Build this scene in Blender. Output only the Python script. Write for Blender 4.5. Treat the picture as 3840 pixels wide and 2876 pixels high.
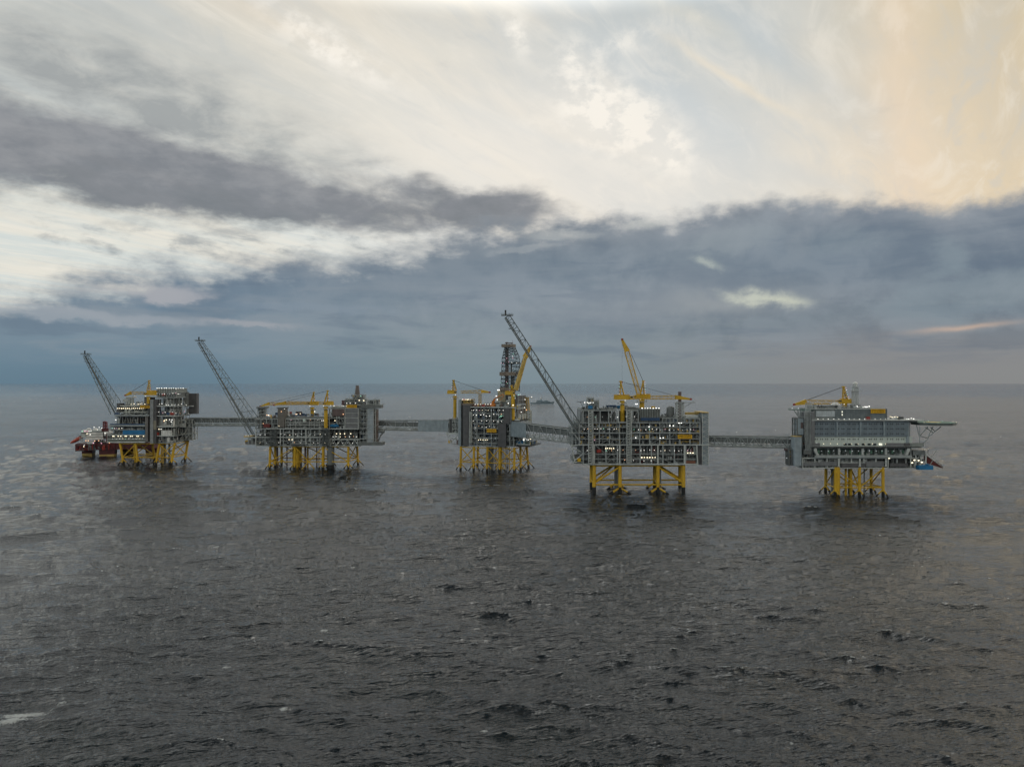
import bpy, math, random
import numpy as np
from mathutils import Vector

for _o in list(bpy.data.objects):
    bpy.data.objects.remove(_o)
SC = bpy.context.scene
COL = SC.collection
R = math.radians

# ------------------------------------------------------------------ camera
F = 2662.0          # focal length in pixels of the 3840 px wide photograph
CX, HY, CAMZ = 1920.0, 1435.0, 100.0
cd = bpy.data.cameras.new("camera")
cam = bpy.data.objects.new("camera", cd)
COL.objects.link(cam)
cd.sensor_width = 36.0
cd.lens = 36.0 * F / 3840.0
cd.clip_start = 1.0
cd.clip_end = 200000.0
cam.location = (0, 0, CAMZ)
cam.rotation_euler = (R(90.0 - 0.06), 0, 0)
SC.camera = cam

# ------------------------------------------------------------------ view
SC.view_settings.view_transform = 'Standard'
SC.view_settings.look = 'None'
SC.view_settings.exposure = 0.0
SC.view_settings.gamma = 1.0
SC.view_settings.use_curve_mapping = False
try:
    SC.cycles.use_adaptive_sampling = True
    SC.cycles.adaptive_threshold = 0.015
    SC.cycles.adaptive_min_samples = 12
    SC.cycles.use_denoising = True
    SC.cycles.max_bounces = 6
    SC.cycles.diffuse_bounces = 3
    SC.cycles.glossy_bounces = 3
    SC.cycles.caustics_reflective = False
    SC.cycles.caustics_refractive = False
    SC.cycles.sample_clamp_indirect = 3.0
except Exception:
    pass

SUN_EL, SUN_AZ = 16.0, 82.0      # degrees; azimuth from +Y towards +X

# ------------------------------------------------------------------ node helpers
class N:
    """wraps a socket; arithmetic makes Math nodes"""
    nt = None
    def __init__(self, s): self.s = s
    @staticmethod
    def math(op, *a, clamp=False):
        n = N.nt.nodes.new('ShaderNodeMath'); n.operation = op; n.use_clamp = clamp
        for i, v in enumerate(a):
            if isinstance(v, N): N.nt.links.new(v.s, n.inputs[i])
            else: n.inputs[i].default_value = v
        return N(n.outputs[0])
    def __add__(s, o): return N.math('ADD', s, o)
    __radd__ = __add__
    def __sub__(s, o): return N.math('SUBTRACT', s, o)
    def __rsub__(s, o): return N.math('SUBTRACT', o, s)
    def __mul__(s, o): return N.math('MULTIPLY', s, o)
    __rmul__ = __mul__
    def __truediv__(s, o): return N.math('DIVIDE', s, o)
    def __neg__(s): return N.math('MULTIPLY', s, -1.0)
    def clamp(s): return N.math('ADD', s, 0.0, clamp=True)
    def pow(s, p): return N.math('POWER', s, p)

def smooth(x, a, b):
    n = N.nt.nodes.new('ShaderNodeMapRange'); n.interpolation_type = 'SMOOTHSTEP'
    N.nt.links.new(x.s, n.inputs['Value'])
    n.inputs['From Min'].default_value = a; n.inputs['From Max'].default_value = b
    return N(n.outputs[0])

def comb(x, y, z):
    n = N.nt.nodes.new('ShaderNodeCombineXYZ')
    for i, v in enumerate((x, y, z)):
        if isinstance(v, N): N.nt.links.new(v.s, n.inputs[i])
        else: n.inputs[i].default_value = v
    return n.outputs[0]

def noise(vec, scale, detail=5, rough=0.5, dist=0.0, lac=2.0):
    n = N.nt.nodes.new('ShaderNodeTexNoise')
    N.nt.links.new(vec, n.inputs['Vector'])
    n.inputs['Scale'].default_value = scale; n.inputs['Detail'].default_value = detail
    n.inputs['Roughness'].default_value = rough; n.inputs['Distortion'].default_value = dist
    n.inputs['Lacunarity'].default_value = lac
    return N(n.outputs['Fac'])

def lin(c):
    return tuple((v/255.0/12.92 if v <= 10.3 else ((v/255.0+0.055)/1.055)**2.4) for v in c)

def mixc(f, a, b):
    n = N.nt.nodes.new('ShaderNodeMix'); n.data_type = 'RGBA'
    if isinstance(f, N): N.nt.links.new(f.s, n.inputs[0])
    else: n.inputs[0].default_value = f
    for i, v in ((6, a), (7, b)):
        if isinstance(v, tuple): n.inputs[i].default_value = v[:3] + (1,)
        else: N.nt.links.new(v, n.inputs[i])
    return n.outputs[2]

def ramp(x, stops, interp='B_SPLINE', color=True):
    n = N.nt.nodes.new('ShaderNodeValToRGB'); cr = n.color_ramp; cr.interpolation = interp
    while len(cr.elements) < len(stops): cr.elements.new(0.5)
    for e, (p, c) in zip(cr.elements, stops):
        e.position = p
        e.color = tuple(c)[:3] + (1,) if color else (c, c, c, 1)
    N.nt.links.new(x.s, n.inputs[0])
    return n.outputs[0] if color else N(n.outputs[0])

# ------------------------------------------------------------------ world: dusk sky built from cloud layers
def sky_uv(px, py):
    t = (px-CX)/F; az = math.atan(t); el = math.atan((HY-py)/F*math.cos(az))
    return az*F, el*F

def build_world():
    w = bpy.data.worlds.new("World"); SC.world = w; w.use_nodes = True
    w.cycles.sampling_method = 'NONE'
    nt = w.node_tree; nt.nodes.clear(); N.nt = nt
    tc = nt.nodes.new('ShaderNodeTexCoord')
    nrm = nt.nodes.new('ShaderNodeVectorMath'); nrm.operation = 'NORMALIZE'
    nt.links.new(tc.outputs['Generated'], nrm.inputs[0])
    sp = nt.nodes.new('ShaderNodeSeparateXYZ'); nt.links.new(nrm.outputs[0], sp.inputs[0])
    dx, dy, dz = (N(sp.outputs[i]) for i in range(3))
    az = N.math('ARCTAN2', dx, dy) * F
    el = N.math('ARCSINE', dz) * F
    # warped coordinates so every layer has torn edges (units: F per radian)
    vec = comb(az*0.001, el*0.0022, 0.0)          # flattened clouds
    viso = comb(az*0.001, el*0.001, 0.3)
    n1 = noise(vec, 2.2, 5, 0.55) - 0.5
    n2 = noise(comb(az*0.001, el*0.0022, 7.3), 2.2, 5, 0.55) - 0.5
    nf = noise(vec, 7.0, 7, 0.62) - 0.5
    n3 = noise(viso, 5.5, 7, 0.58, 0.3) - 0.5
    U = az + n1*260 + nf*60
    V = el + n2*150 + nf*60
    U2 = az + n3*90
    V2 = el + n3*-110 + nf*25
    def blob(px, py, ru, rv, rot=0.0, UU=None, VV=None, p=1.0):
        u0, v0 = sky_uv(px, py); UU = UU or U; VV = VV or V
        c, s = math.cos(R(rot)), math.sin(R(rot))
        a = (UU-u0)*(c/ru) + (VV-v0)*(s/ru)
        b = (UU-u0)*(-s/rv) + (VV-v0)*(c/rv)
        d = a*a + b*b
        if p != 1.0: d = d.pow(p)
        return N.math('EXPONENT', -d)
    # cirrus: high plane projection, long fibres
    k = 1.0
    inv = N.math('MAXIMUM', dz + 0.06, 0.03)
    cxp = dx/inv; cyp = dy/inv
    r = R(-30)
    ca = cxp*math.cos(r) + cyp*math.sin(r); cb = cyp*math.cos(r) - cxp*math.sin(r)
    cir = noise(comb(ca*1.6, cb*0.35, 1.7), 1.3, 8, 0.6, 0.5)
    cir2 = noise(comb(ca*0.5, cb*0.5, 3.1), 1.2, 5, 0.5, 0.8)
    # ---- upper bright veil colour
    A = N(az.s) * (1/ (2*1750.0)) + 0.5
    top = ramp(A.clamp(), [(0.0, lin((200,205,203))), (0.14, lin((206,206,200))), (0.25, lin((224,217,203))), (0.38, lin((228,223,211))),
                           (0.52, lin((220,219,213))), (0.66, lin((203,207,206))), (0.78, lin((206,204,194))),
                           (0.90, lin((222,206,176))), (1.0, lin((212,196,164)))])
    mid = ramp(A.clamp(), [(0.0, lin((216,223,220))), (0.25, lin((224,229,224))), (0.42, lin((238,237,231))),
                           (0.56, lin((238,233,224))), (0.68, lin((225,225,221))), (0.78, lin((226,221,210))), (0.87, lin((240,222,196))),
                           (0.94, lin((230,211,181))), (1.0, lin((226,208,176)))])
    hi = smooth(el + n2*200, 560, 1350)
    col = mixc(hi, mid, top)
    col = mixc((smooth(cir, 0.42, 0.66)*0.60*(1.0 - smooth(az, 700, 1300)*0.45)).clamp(), col, lin((246,237,220)))
    col = mixc(smooth(cir, 0.50, 0.30)*0.45*smooth(el, 350, 700), col, lin((198,205,208)))
    col = mixc((smooth(cir2, 0.42, 0.7)*0.5*smooth(az, -500, 500)*smooth(az, 1700, 1100)*smooth(el, 450, 900)), col, lin((190,201,207)))
    wsp = noise(comb(ca*5.5, cb*1.3, 5.7), 1.5, 8, 0.62, 0.9)
    col = mixc(smooth(wsp, 0.48, 0.70)*0.34, col, lin((250,243,230)))
    col = mixc(smooth(wsp, 0.48, 0.30)*0.30, col, lin((196,203,206)))
    # soft vertical warm pillar at the right
    col = mixc(blob(3390, 480, 75, 900, 4, UU=az + n1*110, VV=el)*0.34, col, lin((249,221,188)))
    # bright torn patches
    ripf = smooth(noise(comb(az*0.001, el*0.0014, 2.2), 10.0, 7, 0.60), 0.40, 0.64)
    bright = (blob(2300, 440, 210, 120, -28, U2, V2)*1.3 + blob(2210, 440, 110, 80, -40, U2, V2)*0.9
              + blob(2480, 520, 150, 70, -50, U2, V2)*0.9 + blob(2520, 590, 60, 60, 0, U2, V2)*0.7
              + blob(1230, 175, 230, 55, -22, U2, V2)*1.2 + blob(1940, 130, 45, 60, 20, U2, V2)*1.0
              + blob(2150, 210, 60, 70, -50, U2, V2)*0.6 + blob(2350, 165, 140, 40, 15, U2, V2)*0.6
              + blob(2000, 470, 90, 30, 0, U2, V2)*0.5)
    col = mixc((bright*(ripf*0.85+0.22)).clamp(), col, lin((255,250,240)))
    glow = blob(2050, 600, 900, 230, -4)*0.55
    col = mixc(glow.clamp(), col, lin((252,244,232)))
    # curved cirrus filaments
    fib = smooth(cir, 0.25, 0.75)*0.6+0.4
    def streak(px, py, ru, rv, rot, k, c):
        nonlocal col
        col = mixc((blob(px, py, ru, rv, rot, UU=az+n1*110, VV=el+n2*90)*fib*k).clamp(), col, c)
    streak(2760, 310, 250, 15, -33, 0.75, lin((244,230,206)))
    streak(2560, 60, 300, 26, -24, 0.4, lin((234,226,206)))
    streak(2900, 190, 300, 50, -40, 0.6, lin((188,200,208)))
    streak(2600, 420, 330, 50, -35, 0.6, lin((198,209,216)))
    streak(2750, 620, 330, 50, -35, 0.4, lin((206,213,216)))
    streak(3080, 690, 230, 30, -22, 0.45, lin((204,211,214)))
    streak(2300, 90, 330, 40, 12, 0.45, lin((200,206,206)))
    streak(1000, 60, 420, 40, -16, 0.45, lin((238,223,200)))
    streak(1750, 320, 500, 22, -22, 0.4, lin((250,240,224)))
    streak(1950, 480, 400, 20, -18, 0.4, lin((222,224,222)))
    # greyish veil over the upper left
    veil = (blob(250, 360, 620, 210, -8)*0.75 + blob(800, 500, 620, 130, -14)*0.7 + blob(700, 300, 500, 110, -10)*0.35
            + blob(60, 130, 300, 140, 0)*0.25 + blob(1300, 600, 350, 60, -18)*0.35)
    vt = noise(vec, 5.0, 8, 0.60, 0.3)
    col = mixc((veil*(smooth(vt, 0.15, 0.85)*0.8+0.22)).clamp(), col, lin((168,172,172)))
    # ---- dark cloud bar, upper left
    bar = (blob(60, 590, 620, 105, -3) + blob(620, 680, 560, 95, -7) + blob(1150, 740, 500, 85, -9)
           + blob(1560, 705, 260, 50, -14)*0.6 + blob(330, 500, 560, 90, -10)*0.5
           + blob(1950, 790, 190, 60, -4)*1.0 + blob(1700, 790, 170, 55, -4)*0.8)
    barm = smooth(bar + (vt-0.5)*1.3 + nf*0.5, 0.12, 1.15)
    barcol = ramp(smooth(n1+nf*0.6+0.5 - (el-640)*-0.0012, 0.2, 0.85), [(0.0, lin((114,120,127))), (0.5, lin((128,132,139))), (1.0, lin((153,155,159)))], 'LINEAR')
    col = mixc(barm*0.93, col, barcol)
    # ---- low ragged stratus: top edge by azimuth
    def tp(px, py):
        u, v = sky_uv(px, py); return (u/3500.0+0.5, v/1000.0)
    edge = ramp(A.clamp(), [tp(-60,1060), tp(250,1035), tp(560,1000), tp(900,970), tp(1250,950), tp(1560,905),
                            tp(1900,840), tp(2200,815), tp(2420,805), tp(2700,785), tp(2950,745), tp(3200,742),
                            tp(3400,752), tp(3560,782), tp(3700,740), tp(3860,690)], 'LINEAR', False) * 1000.0
    rag = ramp(A.clamp(), [(0.0, 1.0), (0.45, 1.0), (0.62, 0.45), (1.0, 0.30)], 'LINEAR', False)
    billow = noise(comb(az*0.001, el*0.0013, 4.4), 7.0, 8, 0.58, 0.0) - 0.5
    e = edge - el + (n2*260 + nf*220)*rag + billow*130
    low = smooth(e/(rag*1.5+0.25), -35, 65)
    # tops are slightly lighter, body blue grey; colours by azimuth and elevation
    E = ((el + n2*60)/760.0).clamp()
    bodyL = ramp(E, [(0.0, lin((97,124,141))), (0.10, lin((104,131,149))), (0.22, lin((125,143,157))),
                     (0.36, lin((103,126,146))), (0.5, lin((113,131,149))), (0.62, lin((135,142,151))), (0.8, lin((157,163,165)))])
    bodyC = ramp(E, [(0.0, lin((122,140,149))), (0.12, lin((128,144,152))), (0.3, lin((133,145,154))), (0.45, lin((121,136,149))),
                     (0.62, lin((119,132,145))), (0.78, lin((137,144,150))), (0.95, lin((143,149,152)))])
    bodyR = ramp(E, [(0.0, lin((134,137,138))), (0.12, lin((137,138,141))), (0.24, lin((116,125,135))), (0.42, lin((117,129,142))),
                     (0.62, lin((124,136,149))), (0.8, lin((126,135,145))), (1.0, lin((130,138,146)))])
    body = mixc(smooth(az, -1300, -100), bodyL, bodyC)
    body = mixc(smooth(az, 0, 1300), body, bodyR)
    # billow shading inside the cumulus
    bil = noise(comb(az*0.001, el*0.0013, 9.4), 4.2, 8, 0.56, 0.25)
    bs1 = smooth(el, 60, 260)*(smooth(az, -700, 700)*0.5+0.5)
    body = mixc(smooth(bil, 0.46, 0.62)*0.55*bs1, body, lin((150,159,168)))
    body = mixc(smooth(bil, 0.50, 0.36)*0.50*bs1, body, lin((96,112,130)))
    st2 = noise(comb(az*0.0007, el*0.0045, 5.5), 3.2, 7, 0.58, 0.3)
    body = mixc(smooth(st2, 0.48, 0.64)*0.35*smooth(el, 20, 120), body, lin((142,151,160)))
    body = mixc(smooth(st2, 0.48, 0.34)*0.35*smooth(el, 20, 120), body, lin((92,110,130)))
    eb = (bil-0.5)*0.9
    def light(px, py, ru, rv, rot, k, c, sharp=True):
        nonlocal body
        b = blob(px, py, ru, rv, rot, U2, V2)
        if sharp: b = smooth(b*(1.0 + eb*4.0 + nf*2.0), 0.10, 0.85)
        body = mixc((b*k).clamp(), body, c)
    light(2720, 905, 150, 52, 8, 0.62, lin((151,160,166)))
    light(2830, 880, 90, 60, 0, 0.45, lin((149,158,165)))
    light(3000, 905, 45, 60, -20, 0.5, lin((149,156,163)))
    light(3180, 900, 150, 45, 0, 0.35, lin((143,154,161)))
    light(3560, 960, 110, 70, -25, 0.55, lin((137,151,160)))
    light(3640, 1080, 260, 100, 6, 0.5, lin((131,147,157)))
    light(3500, 790, 90, 30, 0, 0.35, lin((145,153,158)), False)
    light(2600, 985, 150, 45, -8, 0.4, lin((137,148,156)), False)
    light(2450, 1110, 430, 75, 3, 0.5, lin((145,153,161)), False)
    light(2700, 1130, 260, 45, 2, 0.55, lin((161,166,168)), False)
    light(2850, 1112, 140, 34, -9, 0.95, lin((200,204,191)))
    light(2930, 1122, 80, 9, -6, 0.6, lin((209,212,193)), False)
    light(2650, 985, 60, 18, -20, 0.75, lin((185,193,186)))
    light(3100, 970, 330, 110, -6, 0.35, lin((95,117,135)), False)
    light(2950, 1210, 480, 38, 4, 0.30, lin((101,119,131)), False)
    light(1900, 1000, 500, 60, 4, 0.30, lin((99,118,134)), False)
    # light gaps, left
    def gap(px, py, ru, rv, rot, k, c):
        nonlocal body
        body = mixc((smooth(blob(px, py, ru, rv, rot)*(1.0 + nf*3.0), 0.08, 0.85)*k).clamp(), body, c)
    gap(500, 1085, 190, 28, 3, 0.85, lin((168,171,176)))
    gap(680, 1095, 130, 26, 3, 0.85, lin((166,169,176)))
    gap(140, 1175, 330, 22, -3, 0.8, lin((154,163,172)))
    gap(500, 1195, 220, 18, -3, 0.7, lin((154,162,171)))
    gap(920, 1215, 200, 14, -4, 0.62, lin((166,168,174)))
    gap(70, 1045, 170, 15, -4, 0.75, lin((216,214,204)))
    gap(1180, 1150, 350, 20, 0, 0.3, lin((136,150,165)))
    gap(2120, 870, 120, 26, 0, 0.4, lin((196,199,196)))
    gap(2420, 855, 90, 22, 0, 0.5, lin((196,202,194)))
    gap(1980, 925, 160, 16, 0, 0.35, lin((176,181,183)))
    body = mixc(smooth(e, 110, 0)*0.45, body, lin((158,163,170)))
    # salmon slit, right, above the horizon
    u0, v0 = sky_uv(3610, 1228)
    sa = (az-u0)/120.0; sb = (el + (az-u0)*-0.075 - v0 + n1*40 + nf*22)/9.0
    slit = N.math('EXPONENT', -(sa*sa + sb*sb))
    body = mixc((slit*0.62).clamp(), body, lin((212,182,160)))
    dk = blob(3740, 1265, 110, 30, 0, U2, V2)
    body = mixc(smooth(dk, 0.1, 0.7)*0.4, body, lin((100,111,124)))
    col = mixc(low*0.985, col, body)
    # ragged fracto-stratus in the bright gap, left
    fn = noise(comb(az*0.001, el*0.0026, 11.0), 5.0, 8, 0.6, 0.2)
    zone = blob(600, 930, 900, 90, 0) + blob(1450, 900, 400, 80, 0)*0.8
    fr = smooth(fn + blob(350, 930, 330, 35, -3)*0.10 + blob(950, 885, 260, 25, 0)*0.13 + blob(1250, 955, 450, 30)*0.12, 0.52, 0.74)
    col = mixc((fr*zone*0.75).clamp()*(1.0-low*0.9), col, lin((146,154,160)))
    # unseen sky shaped to light sea and platforms: bright ring, bright back, dark zenith
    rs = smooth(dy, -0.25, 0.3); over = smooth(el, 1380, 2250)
    offframe_gain = (1.0 + smooth(el, 1250, 1550)*rs*4.0)*(1.0 - over*0.945)*(1.0 + smooth(-dy, 0.15, 0.6)*(1.0 - over)*0.9)
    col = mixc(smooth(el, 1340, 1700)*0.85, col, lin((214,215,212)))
    # below the horizon
    col = mixc(smooth(el, 0, -60), col, lin((70,84,95)))
    # clear-air share from the physical sky
    sky = nt.nodes.new('ShaderNodeTexSky'); sky.sky_type = 'NISHITA'; sky.sun_disc = False
    sky.sun_elevation = R(SUN_EL); sky.sun_rotation = R(SUN_AZ)
    bg1 = nt.nodes.new('ShaderNodeBackground'); nt.links.new(col, bg1.inputs[0]); nt.links.new((offframe_gain*0.97).s, bg1.inputs[1])
    bg2 = nt.nodes.new('ShaderNodeBackground'); nt.links.new(sky.outputs[0], bg2.inputs[0]); bg2.inputs[1].default_value = 0.05
    mx = nt.nodes.new('ShaderNodeMixShader'); mx.inputs[0].default_value = 0.03
    nt.links.new(bg1.outputs[0], mx.inputs[1]); nt.links.new(bg2.outputs[0], mx.inputs[2])
    out = nt.nodes.new('ShaderNodeOutputWorld'); nt.links.new(mx.outputs[0], out.inputs[0])
build_world()

sd = bpy.data.lights.new("sun", 'SUN'); sd.energy = 0.5; sd.angle = R(25); sd.color = (1.0, 0.93, 0.84)
sun = bpy.data.objects.new("sun", sd); COL.objects.link(sun)
_d = Vector((math.sin(R(SUN_AZ))*math.cos(R(SUN_EL)), math.cos(R(SUN_AZ))*math.cos(R(SUN_EL)), math.sin(R(SUN_EL))))
sun.rotation_euler = _d.to_track_quat('Z', 'Y').to_euler()

# ------------------------------------------------------------------ sea
def fft_tile(n, L, wind, seed, lo, hi, spread=2.0, ang=-100.0):
    """height and horizontal displacement of a periodic tile from a wind-sea spectrum; waves between lo and hi metres"""
    rg = np.random.RandomState(seed)
    kx = np.fft.fftfreq(n, L/n)*2*np.pi
    KX, KY = np.meshgrid(kx, kx, indexing='ij')
    K = np.sqrt(KX**2+KY**2); K[0, 0] = 1e-6
    Lw = wind*wind/9.81
    wx, wy = math.cos(R(ang)), math.sin(R(ang))
    cosf = (KX*wx+KY*wy)/K
    Pk = np.exp(-1.0/(K*Lw)**2)/K**4*(0.025+np.abs(cosf)**spread)
    Pk[(K < 2*np.pi/hi) | (K > 2*np.pi/lo)] = 0
    Pk[0, 0] = 0
    h = (rg.normal(size=(n, n))+1j*rg.normal(size=(n, n)))*np.sqrt(Pk)
    H = np.real(np.fft.ifft2(h))
    s = 1.0/H.std()
    DX = np.real(np.fft.ifft2(-1j*KX/K*h))*s
    DY = np.real(np.fft.ifft2(-1j*KY/K*h))*s
    # folding measure for foam
    J = np.real(np.fft.ifft2(-(KX**2+KY**2)/K*h))*s
    return H*s, DX, DY, J

def sample(t, L, x, y):
    n = t.shape[0]
    fx = (x/L*n) % n; fy = (y/L*n) % n
    i = np.floor(fx).astype(int); j = np.floor(fy).astype(int)
    u = fx-i; v = fy-j; i %= n; j %= n; i2 = (i+1) % n; j2 = (j+1) % n
    return (t[i, j]*(1-u)+t[i2, j]*u)*(1-v)+(t[i, j2]*(1-u)+t[i2, j2]*u)*v

FOAM = [(89,2672,9,4.2,1.0), (40,2700,7,3.0,1.0), (215,2640,2.6,1.5,.8), (809,2045,3.0,3,.9), (1220,2360,3,3,.8), (1323,2129,2.6,3,.8), (850,2491,3,1.8,.8), (1063,2655,2.2,1.6,.9), (987,2720,1.8,1.6,.6),
        (1296,2515,2,2,.6), (2532,2055,3,4,.8), (2477,2062,2.6,4,.7), (2587,2230,3.2,2.6,.8), (2683,2570,2.6,2.4,.6), (2964,2782,1.3,1.2,.8), (2683,1788,8,8,.6), (1814,2734,1.6,2,.9), (2660,2570,2,2,.5),
        (3500,1760,9,10,.6), (900,1980,3,4,.5), (1500,1960,3,4,.5), (2900,2060,3,4,.5), (3480,2180,2.6,3,.5), (560,2200,2.4,3,.5),
        (464,1744,3,5,.9), (518,1747,3,5,.9), (583,1746,3,5,.8), (641,1749,3,5,.8), (500,1740,12,4,.5), (160,1712,60,12,.8), (330,1718,30,10,.7),
        (1011,1762,3,4,.7), (1104,1762,3,4,.7), (1210,1762,3,4,.7), (1306,1763,3,4,.7), (1160,1760,30,5,.4), (1727,1757,3,4,.7), (1776,1760,3,4,.7), (1826,1763,3,4,.7), (1928,1772,3,4,.7),
        (2228,1853,2.6,3,.7), (2324,1853,2.6,3,.7), (2467,1853,2.6,3,.7), (2563,1853,2.6,3,.7), (3132,1864,2.6,3,.7), (3223,1862,2.6,3,.7), (3312,1862,2.6,3,.7)]

# shorter, choppier water close in front of each platform: x, y, half width, half length
LEE = [(123, 565, 66, 50), (280, 550, 60, 48), (-18, 715, 48, 55), (-215, 735, 66, 58), (-405, 780, 66, 62)]

def build_sea():
    fine = np.linspace(R(-46), R(46), 1150)
    rest = np.linspace(R(46), R(360-46), 70)[1:-1]
    th = np.concatenate([fine, rest])
    near = np.linspace(8, 118, 40)[:-1]
    main = 1.0/np.linspace(1/118.0, 1/1500.0, 800)
    far = np.geomspace(1500, 90000, 150)[1:]
    r = np.concatenate([near, main, far])
    nr, ntn = len(r), len(th)
    RR, TT = np.meshgrid(r, th, indexing='ij')
    X = RR*np.sin(TT); Y = RR*np.cos(TT)
    A1, A2, A3 = 0.74, 0.25, 0.06
    L1, L2, L3 = 631.0, 147.0, 41.0
    t1 = fft_tile(512, L1, 9.5, 3, 9.0, 120, 5.0, -98)
    t2 = fft_tile(512, L2, 6.0, 8, 1.5, 16, 4.0, -84)
    t3 = fft_tile(256, L3, 3.0, 5, 0.6, 4, 0.9, -95)
    c, s = math.cos(R(17)), math.sin(R(17))
    X2 = X*c-Y*s; Y2 = X*s+Y*c
    w1 = np.clip(1-(RR-1200)/2500, 0, 1); w2 = np.clip(1-(RR-330)/450, 0, 1); w3 = np.clip(1-(RR-200)/150, 0, 1)
    # gusts: rougher and calmer areas
    g = 0.8+0.35*np.sin(X/170+1.3+0.7*np.sin(Y/130))*np.sin(Y/210+0.5*np.sin(X/90))
    lee = np.ones_like(X)
    for (cx_, cy_, ra, rb) in LEE: lee *= 1-0.2*np.exp(-((X-cx_)/ra)**2-((Y-cy_)/rb)**2)
    w1 = w1*lee; w2 = w2*lee; w3 = w3*lee
    H = A1*w1*sample(t1[0], L1, X, Y)
    h2 = sample(t2[0], L2, X2, Y2); h3 = sample(t3[0], L3, X, Y)
    H = H + A2*w2*h2*g + A3*w3*h3*g
    dX = A1*w1*sample(t1[1], L1, X, Y) + A2*w2*(sample(t2[1], L2, X2, Y2)*c+sample(t2[2], L2, X2, Y2)*s)
    dY = A1*w1*sample(t1[2], L1, X, Y) + A2*w2*(-sample(t2[1], L2, X2, Y2)*s+sample(t2[2], L2, X2, Y2)*c)
    J = sample(t1[3], L1, X, Y)*A1 + 0.7*A2*sample(t2[3], L2, X2, Y2)
    V = np.stack([X-dX*0.9, Y-dY*0.9, H], -1).reshape(-1, 3)
    foam = (J-J.mean())/J[:600].std()
    lowf = np.sin(X/61+2*np.sin(Y/83)+.4)*np.sin(Y/47+1.7*np.sin(X/71))
    foam = np.clip((np.abs(foam)*np.sign(-foam)*0+(-foam)-2.55+0.55*lowf)*1.6, 0, 1)
    # white water: breaking crests seen in the photograph and wash round the legs
    for (px, py, rx_, ry_, k_) in FOAM:
        y0 = F*CAMZ/(py-HY); x0 = (px-CX)/F*y0
        foam = np.maximum(foam, k_*np.exp(-((X-x0-0.25*(Y-y0))/rx_)**2-((Y-y0)/ry_)**2))
    idx = np.arange(nr*ntn).reshape(nr, ntn)
    a = idx[:-1, :]; b = idx[1:, :]
    a2 = np.roll(a, -1, 1); b2 = np.roll(b, -1, 1)
    Fc = np.stack([a, b, b2, a2], -1).reshape(-1, 4)
    nv = nr*ntn
    centre = np.array([[0, 0, 0.0]])
    V = np.concatenate([V, centre])
    tri = np.stack([np.full(ntn, nv), idx[0, :], np.roll(idx[0, :], -1)], -1)
    me = bpy.data.meshes.new("sea")
    nq, n3 = len(Fc), len(tri)
    me.vertices.add(len(V)); me.vertices.foreach_set("co", V.astype(np.float32).ravel())
    loops = np.concatenate([Fc.ravel(), tri.ravel()]).astype(np.int32)
    me.loops.add(len(loops)); me.loops.foreach_set("vertex_index", loops)
    me.polygons.add(nq+n3)
    ls = np.concatenate([np.arange(nq)*4, nq*4+np.arange(n3)*3]).astype(np.int32)
    me.polygons.foreach_set("loop_start", ls)
    try:
        me.polygons.foreach_set("loop_total", np.concatenate([np.full(nq, 4), np.full(n3, 3)]).astype(np.int32))
    except Exception: pass
    me.update(calc_edges=True)
    me.polygons.foreach_set("use_smooth", np.ones(nq+n3, dtype=bool))
    at = me.attributes.new("foam", 'FLOAT', 'POINT')
    at.data.foreach_set("value", np.concatenate([foam.ravel(), [0.0]]).astype(np.float32))
    ob = bpy.data.objects.new("sea", me); COL.objects.link(ob); ob["kind"] = "structure"
    # material
    m = bpy.data.materials.new("sea_water"); m.use_nodes = True; nt = m.node_tree; N.nt = nt
    bs = nt.nodes['Principled BSDF']
    ge = nt.nodes.new('ShaderNodeNewGeometry')
    sp = nt.nodes.new('ShaderNodeSeparateXYZ'); nt.links.new(ge.outputs['Position'], sp.inputs[0])
    x, y = N(sp.outputs[0]), N(sp.outputs[1])
    rr = N.math('SQRT', x*x+y*y)
    pos = comb(x, y, 0.0)
    ct, sn = math.cos(R(8)), math.sin(R(8))
    xr = x*ct + y*sn; yr = y*ct - x*sn
    stretched = comb(xr*0.40, yr*1.25, 0.0)
    longs = comb(xr*0.22, yr*1.0, 3.0)
    calm = 1.0 - smooth(rr, 3500, 8000)*0.7
    for (cx_, cy_, ra, rb) in LEE:
        calm = calm*(1.0 + 0.45*N.math('EXPONENT', -(((x-cx_)/ra)*((x-cx_)/ra) + ((y-cy_)/rb)*((y-cy_)/rb))))
    a1 = noise(stretched, 0.55, 5, 0.62)
    a2 = noise(longs, 0.24, 5, 0.62)
    a3 = noise(comb(xr*0.34, yr, 7.0), 0.12, 4, 0.6)
    a4 = noise(comb(xr*0.4, yr, 9.0), 0.016, 4, 0.6)
    big = noise(pos, 0.004, 4, 0.55)
    gust = smooth(big, 0.3, 0.7)*0.6+0.65
    hgt = (a1*0.7 + a2*3.0)*gust + a3*(smooth(rr, 350, 1000)*1.2+0.7) + a4*smooth(rr, 1000, 3000)*8.0
    bp = nt.nodes.new('ShaderNodeBump'); bp.inputs['Distance'].default_value = 1.0
    nt.links.new(hgt.s, bp.inputs['Height']); nt.links.new((calm*0.85).s, bp.inputs['Strength'])
    nt.links.new(bp.outputs[0], bs.inputs['Normal'])
    fo = nt.nodes.new('ShaderNodeAttribute'); fo.attribute_name = 'foam'
    fn = noise(pos, 1.1, 7, 0.7)
    fm = smooth(N(fo.outputs['Fac'])*0.68 + fn, 0.86, 1.12) * smooth(N(fo.outputs['Fac']), 0.02, 0.3)
    deep = mixc(smooth(rr, 3000, 9000), (0.004, 0.010, 0.015), (0.012, 0.030, 0.046))  # bluer base far out paints horizon haze and dim reflected sky into the water
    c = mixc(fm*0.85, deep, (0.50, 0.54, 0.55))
    nt.links.new(c, bs.inputs['Base Color'])
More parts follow.
